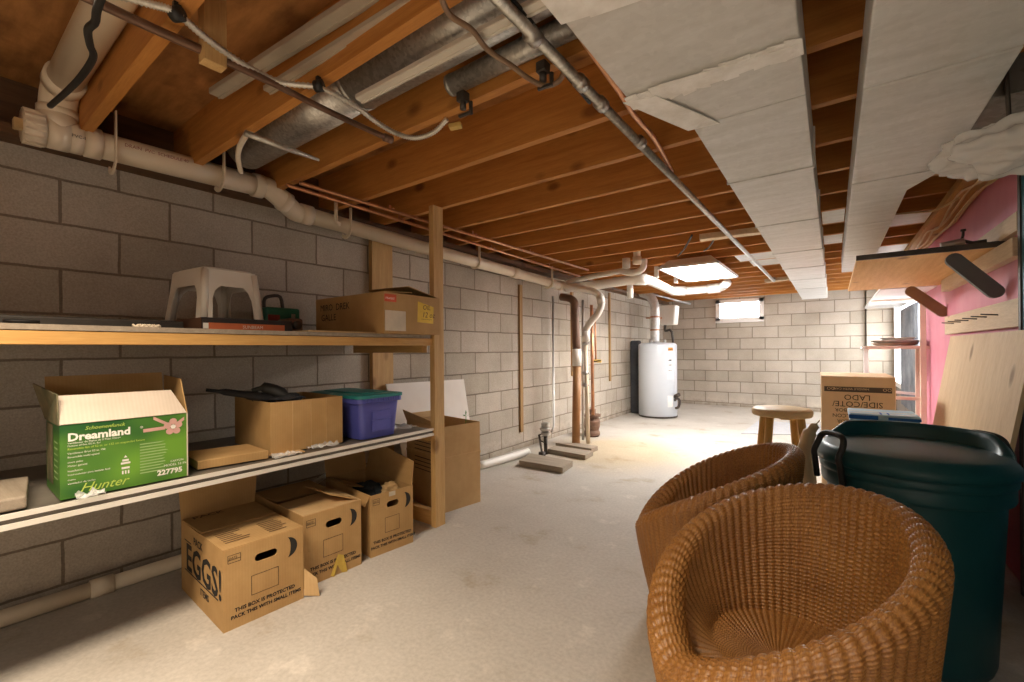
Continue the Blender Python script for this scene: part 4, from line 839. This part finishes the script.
for sx in (1, -1):
    for sy in (1, -1): m.tube([(sx*(W2-.012), sy*(D2-.012), .0), (sx*(W2*k-.006), sy*(D2*k-.006), Hs-.01)], .017, 14)
m.build('corner_ribs', WHITEP)
t = thing('green_toolbox', 'small green metal box with a dark handle beside the white step stool', 'toolbox', (-2.68, 1.3, ZU))
m = MB(); m.box((-2.75, 1.215, ZU), (-2.62, 1.415, ZU+.165)); m.build('body', plain('tool_green', (.02, .15, .095, 1), (.03, .19, .12, 1), 8, rough=.4), t, .012)
m = MB(); m.tube([(-2.69, 1.235, ZU+.16), (-2.69, 1.24, ZU+.215), (-2.69, 1.275, ZU+.235), (-2.69, 1.33, ZU+.235), (-2.69, 1.345, ZU+.16)], .010, 10, 3); m.build('handle', DARKST, t)
m = MB(); m.box((-2.621, 1.225, ZU+.02), (-2.616, 1.29, ZU+.12)); m.build('red_sticker', plain('dull_red', (.30, .045, .03, 1)), t)
m = MB(); m.box((-2.63, 1.36, ZU-.0), (-2.612, 1.36+.02, ZU+.13)); m.build('latch', STEEL, t)
t = thing('old_camera', 'small dark brown case standing right of the game box spine', 'case', (-2.28, 1.18, ZU)); m = MB(); m.box((-2.34, 1.14, ZU), (-2.22, 1.215, ZU+.075)); m.build('body', BROWNP, t, .01); m = MB(); m.cyl((-2.22, 1.178, ZU+.04), (-2.205, 1.178, ZU+.04), .022, 16); m.build('clasp', DARKST, t)
flat_box('folded_cardboard', [(-2.005, 1.12), (-2.005, 1.50), (-2.3, 1.49), (-2.3, 1.14)], ZU, ZU+.007, CARD2, 'thin folded cardboard sheet lying left of the stickered carton', 'cardboard', 0)
flat_box('wood_strip', [(-2.35, 1.22), (-2.31, 1.44), (-2.36, 1.45), (-2.4, 1.23)], ZU, ZU+.022, PALE_Y, 'short pale strip of wood behind the folded cardboard sheet', 'wood strip', .002)
t = thing('dark_case', 'long flat dark case lying at the left end of the upper shelf', 'case', (-2.4, .3, ZU)); m = MB(); m.box((-2.62, .185, ZU), (-2.30, .72, ZU+.042)); m.build('body', plain('charcoal_case', (.035, .03, .026, 1), (.055, .048, .04, 1), 8, rough=.6), t, .008); m = MB(); m.tube([(-2.30, .20, ZU+.02), (-2.285, .22, ZU+.02), (-2.285, .26, ZU+.02), (-2.30, .28, ZU+.02)], .006, 8, 3); m.build('handle', BLACKR, t)
m = MB()
for k in range(5): m.tube([(-2.08+.012*math.cos(a), .505+k*.014+.012*math.sin(a), ZU+.006+.004*math.sin(a*3)) for a in [2*PI*j/12 for j in range(13)]], .004, 6)
tag(m.build('cord_coil', PVC), 'little coil of beige cord at the front edge of the upper shelf', 'cord')
# ================================================================== WICKER TUB CHAIRS
def make_wicker(label):
    t = thing('wicker_chair', label, 'chair', (0, 0, 0), 0, 'wicker tub chairs')
    NR, SEG = 70, 5                       # ribs round the chair, verts per rib
    NT = NR*SEG
    def rim(a):                           # a = 0 at the high back, pi at the low front
        return .372+.345*(.5+.5*math.cos(a))**.62
    def lip(a): return .026+.022*(.5-.5*math.cos(a))**2          # the roll is fatter at the front
    # profile in (radius, height), returned as a polyline for direction a, all with the same number of points
    def profile(a):
        H = rim(a); L = lip(a); Ro, Rb = .306, .225
        pts = []
        zt = H-L*1.05
        for k in range(13): f = k/12; pts.append((Rb+(Ro-Rb)*(f**.72), .012+(zt-.012)*f))
        cx, cz = Ro-L, zt
        for k in range(1, 12): b = PI*k/12; pts.append((cx+L*math.cos(b), cz+L*1.05*math.sin(b)))
        sd = .335                          # seat dish height at the wall
        ri = cx-L; 
        fr = .5-.5*math.cos(a)
        for k in range(0, 11):
            f = k/10; g = f**1.0
            r = ri-(.04+.03*fr)*f**1.3; z = cz+(sd-cz)*f
            pts.append((r, z))
        r0 = ri-(.04+.03*fr)
        for k in range(1, 13): f = k/12; pts.append((r0*(1-f)+.004*f, sd-.028*math.sin(f*PI/2)))
        return pts
    from bisect import bisect
    strand = .0072
    p0 = profile(PI/2); Ls = [0]
    for q, r in zip(p0[:-1], p0[1:]): Ls.append(Ls[-1]+math.hypot(r[0]-q[0], r[1]-q[1]))
    NS = int(Ls[-1]/strand); NK = NS*3
    vs = []; uvs = []
    for i in range(NT):
        a = 2*PI*i/NT; pr = profile(a); Lc = [0]
        for q, r in zip(pr[:-1], pr[1:]): Lc.append(Lc[-1]+math.hypot(r[0]-q[0], r[1]-q[1]))
        ph = (i % SEG)/SEG; rb = abs(math.sin(PI*ph)); par = (i//SEG) % 2
        for k in range(NK+1):
            # same param spacing as the reference profile keeps strands level
            s = Ls[-1]*k/NK; j = min(max(bisect(Ls, s)-1, 0), len(Ls)-2); f = (s-Ls[j])/(Ls[j+1]-Ls[j])
            x = pr[j][0]+(pr[j+1][0]-pr[j][0])*f; z = pr[j][1]+(pr[j+1][1]-pr[j][1])*f
            tx = pr[j+1][0]-pr[j][0]; tz = pr[j+1][1]-pr[j][1]; n = math.hypot(tx, tz) or 1
            nx, nz = tz/n, -tx/n
            groove = (0, 1, 1)[k % 3]
            dsp = .0055*rb*min(1, x/.12)+(.0042*groove-.0034)*(1 if x > .02 else 0)
            x2, z2 = x+nx*dsp, z+nz*dsp
            vs.append((x2*math.cos(a), x2*math.sin(a), max(z2, .004))); uvs.append((i/SEG, k/3/180*1.0))
    n = NK+1
    fs = [(i*n+k, ((i+1) % NT)*n+k, ((i+1) % NT)*n+k+1, i*n+k+1) for i in range(NT) for k in range(NK)]
    me = bpy.data.meshes.new('woven_shell'); me.from_pydata(vs, [], fs); me.materials.append(WICK)
    ul = me.uv_layers.new(name='UVMap'); li = [0]*(2*len(me.loops)); vi = [0]*len(me.loops); me.loops.foreach_get('vertex_index', vi)
    for q, v_ in enumerate(vi): li[2*q] = uvs[v_][0]; li[2*q+1] = uvs[v_][1]
    ul.data.foreach_set('uv', li); me.polygons.foreach_set('use_smooth', [True]*len(me.polygons)); me.update()
    o = bpy.data.objects.new('woven_shell', me); COL.objects.link(o); o.parent = t
    m = MB(); m.lathe([(.20, 0), (.228, .004), (.232, .016), (.222, .028), (.20, .028)], 60); m.build('base_ring', WICK, t)
    return t
ch = make_wicker('nearest wicker tub chair, low front to the left, beside the green bin')
ch.location = (-.115, 1.27, 0); ch.rotation_euler = (0, 0, .78)
dup(ch, (-.395, 1.935, 0), .18, 'farther wicker tub chair, mostly behind the nearest wicker chair')

# ================================================================== GREEN BIN
bx, by = .226, 2.19
t = thing('trash_bin', 'dark green plastic bin with a domed lid behind the wicker chairs', 'bin', (bx, by, 0), YAW*0)
MT = Matrix.Translation((bx, by, 0)); m = MB(); m.smooth = True
m.lathe([(.205, 0), (.215, .006), (.222, .03), (.248, .575), (.250, .58), (.265, .582), (.268, .59), (.268, .625), (.262, .632), (.272, .636), (.274, .645), (.272, .672), (.25, .675)], 64, MT); m.smooth = False
m.build('body', GREENB, t)
m = MB(); m.smooth = True; m.lathe([(.272, .664), (.282, .668), (.284, .690), (.276, .702), (.268, .712), (.262, .722), (.250, .727), (.17, .734), (.08, .739), (0, .741)], 64, MT); m.smooth = False; lid = m.build('lid', GREENB, t)
# raised wall around the far half of the lid
m = MB(); n = 40; vs = []; fs = []
A0 = math.radians(-12); A1 = math.radians(168)
for k in range(n+1):
    f = k/n; a = A0+(A1-A0)*f; hh = .062*min(1, math.sin(f*PI)*1.9)+.001
    for r, z in ((.264, .700), (.262, .722+hh*.75), (.252, .722+hh), (.238, .722+hh), (.232, .722+hh*.7), (.222, .722)): vs.append((bx+r*math.cos(a), by+r*math.sin(a), z))
for k in range(n):
    for q in range(5): fs.append((k*6+q, (k+1)*6+q, (k+1)*6+q+1, k*6+q+1))
fs += [tuple(range(5, -1, -1)), tuple(n*6+q for q in range(6))]
m.smooth = True; m.add(vs, fs); m.build('lid_ridge', GREENB, lid)
for a, lb in ((math.radians(214), 'near'), (math.radians(34), 'far')):
    u = Vector((math.cos(a), math.sin(a), 0)); s = Vector((-u.y, u.x, 0)); c = Vector((bx, by, 0))
    P = [c+u*q+s*w+Vector((0, 0, z)) for q, w, z in ((.288, .070, .60), (.296, .069, .67), (.300, .067, .70), (.285, .066, .735), (.277, .060, .760), (.272, .042, .772), (.270, .015, .775), (.270, -.015, .775), (.272, -.042, .772), (.277, -.060, .760), (.285, -.066, .735), (.300, -.067, .70), (.296, -.069, .67), (.288, -.070, .60))]
    m = MB(); m.tube(P, .0105, 12, 5); m.build('handle', BLACKR, t)

# ================================================================== STOOL
sx, sy = -.265, 3.28
t = thing('bar_stool', 'tall round blond wooden stool standing behind the wicker chairs', 'stool', (sx, sy, 0), .3)
m = LMB(t); m.smooth = True; m.lathe([(.14, .665), (.163, .668), (.168, .68), (.168, .700), (.160, .712), (.13, .717), (0, .719)], 48); m.smooth = False; m.build('seat', plain('worn_seat', (.74, .55, .32, 1), (.66, .45, .2, 1), 6, rough=.45))
LG = []
for k in range(4):
    a = PI/4+PI/2*k; m = LMB(t); p, q = Vector((.195*math.cos(a), .195*math.sin(a), 0)), Vector((.118*math.cos(a), .118*math.sin(a), .668)); LG.append((p, q))
    m.tube([p, p+(q-p)*.5, q], [.017, .021, .023], 16); m.build('leg', BLOND)
for k in range(4):
    (p, q), (r, s) = LG[k], LG[(k+1) % 4]; f = .62 if k % 2 else .36
    m = LMB(t); m.cyl(p+(q-p)*f, r+(s-r)*f, .010, 12); m.build('stretcher', BLOND)
m = LMB(t); m.box((-.03, -.115, .655), (.03, -.06, .6655)); m.build('bracket', BLOND)
# curved pale wooden stand behind the far wicker chair
Yh = 2.66
t = thing('curved_wood_stand', 'pale curved wooden horn shape rising between the far wicker chair and the bin', 'wood', (-.13, Yh, 0))
P = [Vector((-.10, Yh, 0)), wy(808, 480, Yh), wy(805, 455, Yh), wy(808, 437, Yh), wy(814, 427, Yh), wy(820, 420, Yh)]
m = MB(); m.tube(P, [.036, .036, .034, .03, .02, .003], 14, 5); m.build('horn', plain('pale_wood', (.70, .56, .36, 1), (.60, .46, .28, 1), 10, rough=.5), t)
m = MB(); m.box((-.17, Yh-.06, 0), (-.03, Yh+.06, .03)); m.build('foot', PALE_Y, t, .004)
for i, (z0, z1, dx, lb) in enumerate(((.0, .30, .0, 'lower one'), (.301, .47, .012, 'upper one'))):
    o = MB(); o.box((-.03+dx, 2.62, z0), (.055+dx, 2.90, z1)); tag(o.build('wood_offcut', PINKWD, None, .003), 'reddish wood offcut stacked between the horn shaped wood and the bin, '+lb, 'wood block', 'offcuts beside the bin')
# ================================================================== CARTONS BEHIND THE BIN
CARDL = cardboard('cardboard_light', (.86, .67, .46, 1), (.80, .61, .40, 1))
t = thing('furniture_carton', 'large tan carton with upside-down printing near the pink wall', 'cardboard box', (-.072, 4.02, 0), .02)
w_, d_, h_ = .425, .60, .88
m = LMB(t); m.box((0, 0, 0), (w_, d_, h_)); m.build('body', CARDL, None, .006)
m = LMB(t); X, U = (-1, 0, 0), (0, 0, -1)      # upside down on the near face
m.use(plain('dark_band', (.10, .075, .06, 1))); m.add([(.02, -.001, h_-.108), (w_-.02, -.001, h_-.108), (w_-.02, -.001, h_-.071), (.02, -.001, h_-.071)], [(0, 1, 2, 3)])
m.use(CARDL); m.text('HANDLE WITH CARE', (w_*.66, -.0, h_-.078), X, U, .022, lift=.002); m.text('OO', (w_*.20, 0, h_-.076), X, U, .03, lift=.002); m.text('OO', (w_*.95, 0, h_-.076), X, U, .03, lift=.002)
m.use(INK)
for s, z, sz in (('LADO', .168, .056), ('SIDE/COTE/', .217, .056), ('LABOR', .255, .036), ('BALCON', .296, .036), ('SIEUR', .337, .036), ('NZER', .378, .036)): m.text(s, (w_*.50 if sz > .05 else w_*.33, 0, h_-z+sz*.72), X, U, sz, align='CENTER', lift=.002)
m.build('printed_lettering')
m = LMB(t); m.box((-.002, -.002, h_-.001), (w_+.002, d_*.5, h_+.004)); m.build('flap', CARDL); m = LMB(t); m.box((-.002, d_*.505, h_-.001), (w_+.002, d_+.002, h_+.004)); m.build('flap', CARDL)
o = MB(); o.box((.06, 2.96, 0), (.37, 3.26, .655)); tag(o.build('plain_carton', CARD, None, .004), 'plain brown carton standing behind the bin under the blue packs', 'cardboard box')
BLU = plain('blue_print', (.015, .14, .55, 1), (.02, .18, .62, 1)); LBL = plain('light_blue_print', (.50, .75, .93, 1), (.58, .80, .95, 1))
for k in range(3):
    z0 = .656+k*.030
    t = thing('blue_pack', 'flat blue and white packet behind the bin, %s of the three' % ('bottom', 'middle', 'top')[k], 'packet', (.07, 2.97, z0), -.03+.02*k, 'blue packets behind the bin')
    m = LMB(t); m.box((0, 0, 0), (.285, .26, .029)); m.build('body', LBL, None, .006)
    m = LMB(t); m.use(BLU); m.box((-.0015, -.0015, .002), (.12, .001, .022)); m.box((.16, -.0015, .004), (.2865, .001, .018)); m.use(WHITE); m.box((.0, .03, .0285), (.285, .05, .0298)); m.box((.0, .10, .0285), (.285, .125, .0298)); m.use(BLU); m.box((.13, .02, .029), (.138, .10, .0302)); m.box((.16, .02, .029), (.168, .10, .0302)); m.build('printed_stripes')

# ================================================================== RIGHT WALL
o = MB(); o.box((.70, 2.45, .0), (.745, 5.82, 1.983)); tag(o.build('pink_board', PINK), 'large pink insulation board covering the right wall', 'insulation board')
o = MB(); o.box((.672, 1.2, 0), (.698, 2.885, 1.89)); tag(o.build('teal_panel', TEAL, None, .003), 'tall dark teal panel standing at the right edge beside the pink board', 'panel')
o = MB(); o.box((.6665, 2.87, .0), (.6715, 2.90, 1.90)); tag(o.build('dark_edge_post', DARKST), 'thin dark upright strip where the teal panel meets the pink board', 'strip')
# main wooden shelf on two struts
t = thing('wall_shelf', 'honey-coloured wooden shelf on slanting grey and brown struts over the pink board', 'shelf', (.4, 3.9, 1.59))
m = MB(); m.box((.114, 3.19, 1.59), (.699, 4.90, 1.612)); m.build('board', wood('shelf_honey', (.80, .52, .20, 1), (.66, .38, .12, 1), 1), t, .002)
m = MB(); m.box((.112, 3.172, 1.588), (.699, 3.189, 1.616)); m.build('front_edge', DARKST, t)
def strut(y, xa, za, xb, zb, w, mt):
    m = MB(); a = Vector((xa, 0, za)); b = Vector((xb, 0, zb)); d = (b-a).normalized(); n = Vector((-d.z, 0, d.x))*w/2
    pts = []
    for k in range(9): an = PI/2+PI*k/8; pts.append(a+d*w/2+d*(w/2*math.cos(an))+n/(w/2)*(w/2*math.sin(an)))
    for k in range(9): an = -PI/2+PI*k/8; pts.append(b-d*w/2+d*(w/2*math.cos(an))+n/(w/2)*(w/2*math.sin(an)))
    vs = [(p.x, y, p.z) for p in pts]+[(p.x, y+.035, p.z) for p in pts]; k = len(pts)
    m.add(vs, [tuple(range(k)), tuple(range(2*k-1, k-1, -1))]+[(i, (i+1) % k, k+(i+1) % k, k+i) for i in range(k)]); return m
ga, gb = wy(949, 255, 3.2), wy(1002, 296, 3.2); ba, bb_ = wy(907, 288, 4.62), wy(948, 315, 4.62)
strut(3.20, ga.x, ga.z, gb.x, gb.z, .066, GREYP).build('strut', GREYP, t); s = strut(4.62, ba.x, ba.z, bb_.x, bb_.z, .075, BROWNPT); s.build('strut', BROWNPT, t)
t2 = thing('white_wall_shelf', 'white painted shelf on the right wall just beyond the honey-coloured one', 'shelf', (.5, 6.1, 1.59))
m = MB(); m.box((.335, 4.96, 1.59), (.698, 7.3, 1.61)); m.build('board', WHITE, t2, .002)
m = MB(); m.box((.335, 6.02, 1.572), (.698, 6.06, 1.589)); m.build('batten', PINKWD, t2)
m = MB(); m.box((.77, 6.10, 1.35), (.80, 6.16, 1.589)); m.box((.50, 6.10, 1.56), (.80, 6.16, 1.589)); m.build('bracket', WHITE, t2)
o = MB(); o.box((.655, 2.92, 1.50), (.699, 4.52, 1.585)); o2 = o.box((.668, 2.92, 1.614), (.699, 4.52, 1.70)); tag(o.build('ledger_plank', PALE_Y, None, .002), 'weathered pale plank fixed level along the pink board at the shelf', 'plank')
t = thing('peg_plank', 'pale plank with a row of nails on the pink board under the shelf', 'plank', (.69, 3.7, 1.25))
m = MB(); m.box((.678, 2.92, 1.185), (.699, 4.56, 1.315)); m.build('board', PALE_Y, t, .002)
for k in range(6):
    y = 3.25+k*.2; m = MB(); m.tube([(.68, y, 1.255), (.62, y+.02, 1.262)], .0035, 8); m.build('nail', DARKST, t)
o = MB(); o.slab((.47, 2.62, 0), (.47, 4.17, 0), (.648, 4.17, 1.165), (.648, 2.62, 1.165), .016); tag(o.build('plywood_sheet', PLY), 'pale knotty plywood sheet leaning against the pink board behind the bin', 'plywood')
t = thing('small_clamp', 'small silver and black clamp lying on the near edge of the wooden shelf', 'clamp', (.52, 3.25, 1.617))
m = MB(); m.cyl((.47, 3.25, 1.632), (.56, 3.25, 1.645), .018, 14); m.build('body', STEEL, t)
m = MB(); m.tube([(.545, 3.25, 1.64), (.555, 3.25, 1.675), (.556, 3.25, 1.70)], .006, 8); m.tube([(.55, 3.25, 1.65), (.59, 3.25, 1.632), (.64, 3.25, 1.635)], .009, 8); m.cyl((.556, 3.25, 1.698), (.556, 3.25, 1.708), .011, 10); m.build('screw_handle', DARKST, t)
# pinkish frame rack at the end of the pink board
t = thing('wooden_rack', 'pinkish open wooden rack at the far end of the pink board', 'rack', (.5, 5.45, 0))
m = MB(); m.box((.25, 5.34, 1.075), (.697, 5.66, 1.105)); m.build('top_board', PINKWD, t, .002)
m = MB(); m.box((.635, 5.335, 0), (.675, 5.375, 1.58)); m.build('post', PINKWD, t, .002); m = MB(); m.box((.635, 5.62, 0), (.675, 5.66, 1.075)); m.build('post', PINKWD, t, .002)
m = MB(); m.box((.25, 5.36, .61), (.66, 5.385, .64)); m.build('rail', PINKWD, t, .002)
m = MB(); m.box((.25, 5.62, 0), (.29, 5.66, 1.075)); m.build('post', WHITE, t, .002)
m = MB(); m.beam((.20, 5.345, .70), (.60, 5.345, .67), .02, .022); m.build('white_rod', WHITE, t)
m = MB(); m.box((.225, 5.34, 1.078), (.252, 5.62, 1.10)); m.build('white_edge', WHITE, t)
TRAY = plain('rusty_tray', (.52, .38, .26, 1), (.34, .22, .15, 1), 8, rough=.5)
for k, (r, z, dx, mt, lb) in enumerate(((.175, 1.106, .0, MATS['rusty_tray'], 'bottom'), (.19, 1.131, .01, plain('grey_tray', (.50, .46, .42, 1), (.40, .36, .32, 1), 6, rough=.4), 'middle'), (.13, 1.157, .02, plain('cream_tray', (.70, .64, .56, 1), rough=.4), 'top'))):
    m = MB(); m.smooth = True; m.lathe([(r*.75, 0), (r*.8, .002), (r, .022), (r+.006, .024), (r, .026), (r*.8, .006), (0, .005)], 40, Matrix.Translation((.475+dx, 5.50, z))); tag(m.build('round_tray', mt), 'round shallow tray stacked on the pinkish rack, %s of the three' % lb, 'tray', 'trays on the rack')
# hanging grey curtain by the side window
CUR = plain('grey_curtain', (.34, .36, .39, 1), (.20, .22, .25, 1), 5, rough=.9)
for j, (y0, y1, lb) in enumerate(((6.5, 7.0, 'nearer half'), (7.0, 7.85, 'farther half'))):
    m = MB(); n = 40; vs = []; th = .006
    for k in range(n+1):
        y = y0+(y1-y0)*k/n; x = .755+.022*math.sin(k*.95+j)
        vs += [(x, y, .35+.02*math.sin(k)), (x, y, 1.585), (x+th, y, .35+.02*math.sin(k)), (x+th, y, 1.585)]
    fs = []
    for k in range(n): a = 4*k; b = a+4; fs += [(a, b, b+1, a+1), (a+2, a+3, b+3, b+2), (a+1, b+1, b+3, a+3), (a, a+2, b+2, b)]
    m.smooth = True; m.add(vs, fs); tag(m.build('curtain', CUR), 'grey hanging curtain beside the bright side window, '+lb, 'curtain', 'curtains by the side window')
# clear plastic bag hung at the upper right
bc = wy(998, 150, 2.02)
bag = blob('b', (bc.x+.03, bc.y, bc.z), .135, None, (1.2, .7, .6), .30, 11, 5, 7)
tag(bag.build('plastic_bag', trans('cloudy_plastic', (.93, .92, .90, 1), .60, .15)), 'cloudy clear plastic bag of packing hanging at the upper right above the pink board', 'bag')
o = MB(); o.tube([bc+Vector((.03, .02, .05)), Vector((bc.x+.02, bc.y+.02, ZJ+.05))], .006, 8); tag(o.build('bag_cord', DARKST), 'thin dark cord holding up the cloudy plastic bag', 'cord')
# grey mat on the floor near the back wall
a, b, c, e = wz(741, 434, 0), wz(800, 434, 0), wz(815, 418, 0), wz(757, 418, 0)
flat_box('floor_mat', [(a.x, a.y), (b.x+.2, b.y), (b.x+.2, a.y+1.25), (a.x+.05, a.y+1.25)], .001, .012, plain('grey_mat', (.50, .50, .51, 1), (.42, .42, .44, 1), 20, rough=.9), 'light grey mat on the floor beyond the wooden stool', 'mat', .003)

# ================================================================== LIGHT, CAMERA, COLOUR
def area(name, loc, sx_, sy_, power, col, rot=(0, 0, 0), spread=180):
    l = bpy.data.lights.new(name, 'AREA'); l.shape = 'RECTANGLE'; l.size = sx_; l.size_y = sy_; l.energy = power; l.color = col; l.spread = math.radians(spread)
    o = bpy.data.objects.new(name, l); COL.objects.link(o); o.location = loc; o.rotation_euler = rot; return o
area('overhead_key_fill', (-1.30, -.30, 1.99), .35, 1.2, 40, (1, .83, .63), spread=125)
area('overhead_key_fill', (.25, -.70, 1.99), .35, 1.2, 48, (1, .95, .87), spread=130)  # added fill, unseen behind the camera, for the near floor and right side
area('overhead_key_fill', (-1.0, 7.9, 1.99), .35, 1.2, 12, (1, .97, .93))  # added fill for the far end, no fixture hangs here
l = bpy.data.lights.new('camera_side_fill', 'POINT'); l.energy = 12; l.color = (1, .89, .76); l.shadow_soft_size = .12  # added flash-like fill behind the camera for joist faces and ducts, no real bulb
o = bpy.data.objects.new('camera_side_fill', l); COL.objects.link(o); o.location = (.40, -1.3, 1.15)
W = bpy.data.worlds.new('World'); SC.world = W; W.use_nodes = True
W.node_tree.nodes['Background'].inputs[0].default_value = (.8, .86, 1, 1); W.node_tree.nodes['Background'].inputs[1].default_value = .3
cam = bpy.data.cameras.new('Camera'); co = bpy.data.objects.new('Camera', cam); COL.objects.link(co)
cam.sensor_width = 36; cam.lens = F/1024*36; cam.clip_start = .02; cam.shift_y = (CY-341)/1024
co.matrix_world = Matrix.Translation(E0) @ Matrix.Rotation(YAW, 4, 'Z') @ Matrix.Rotation(PI/2, 4, 'X') @ Matrix.Rotation(-ROLL, 4, 'Z')
SC.camera = co
SC.view_settings.view_transform = 'Standard'; SC.view_settings.look = 'None'; SC.view_settings.gamma = 1; SC.view_settings.exposure = 0.32; SC.view_settings.use_curve_mapping = False
SC.cycles.use_denoising = True; SC.cycles.max_bounces = 10; SC.cycles.diffuse_bounces = 6; SC.cycles.sample_clamp_indirect = 8
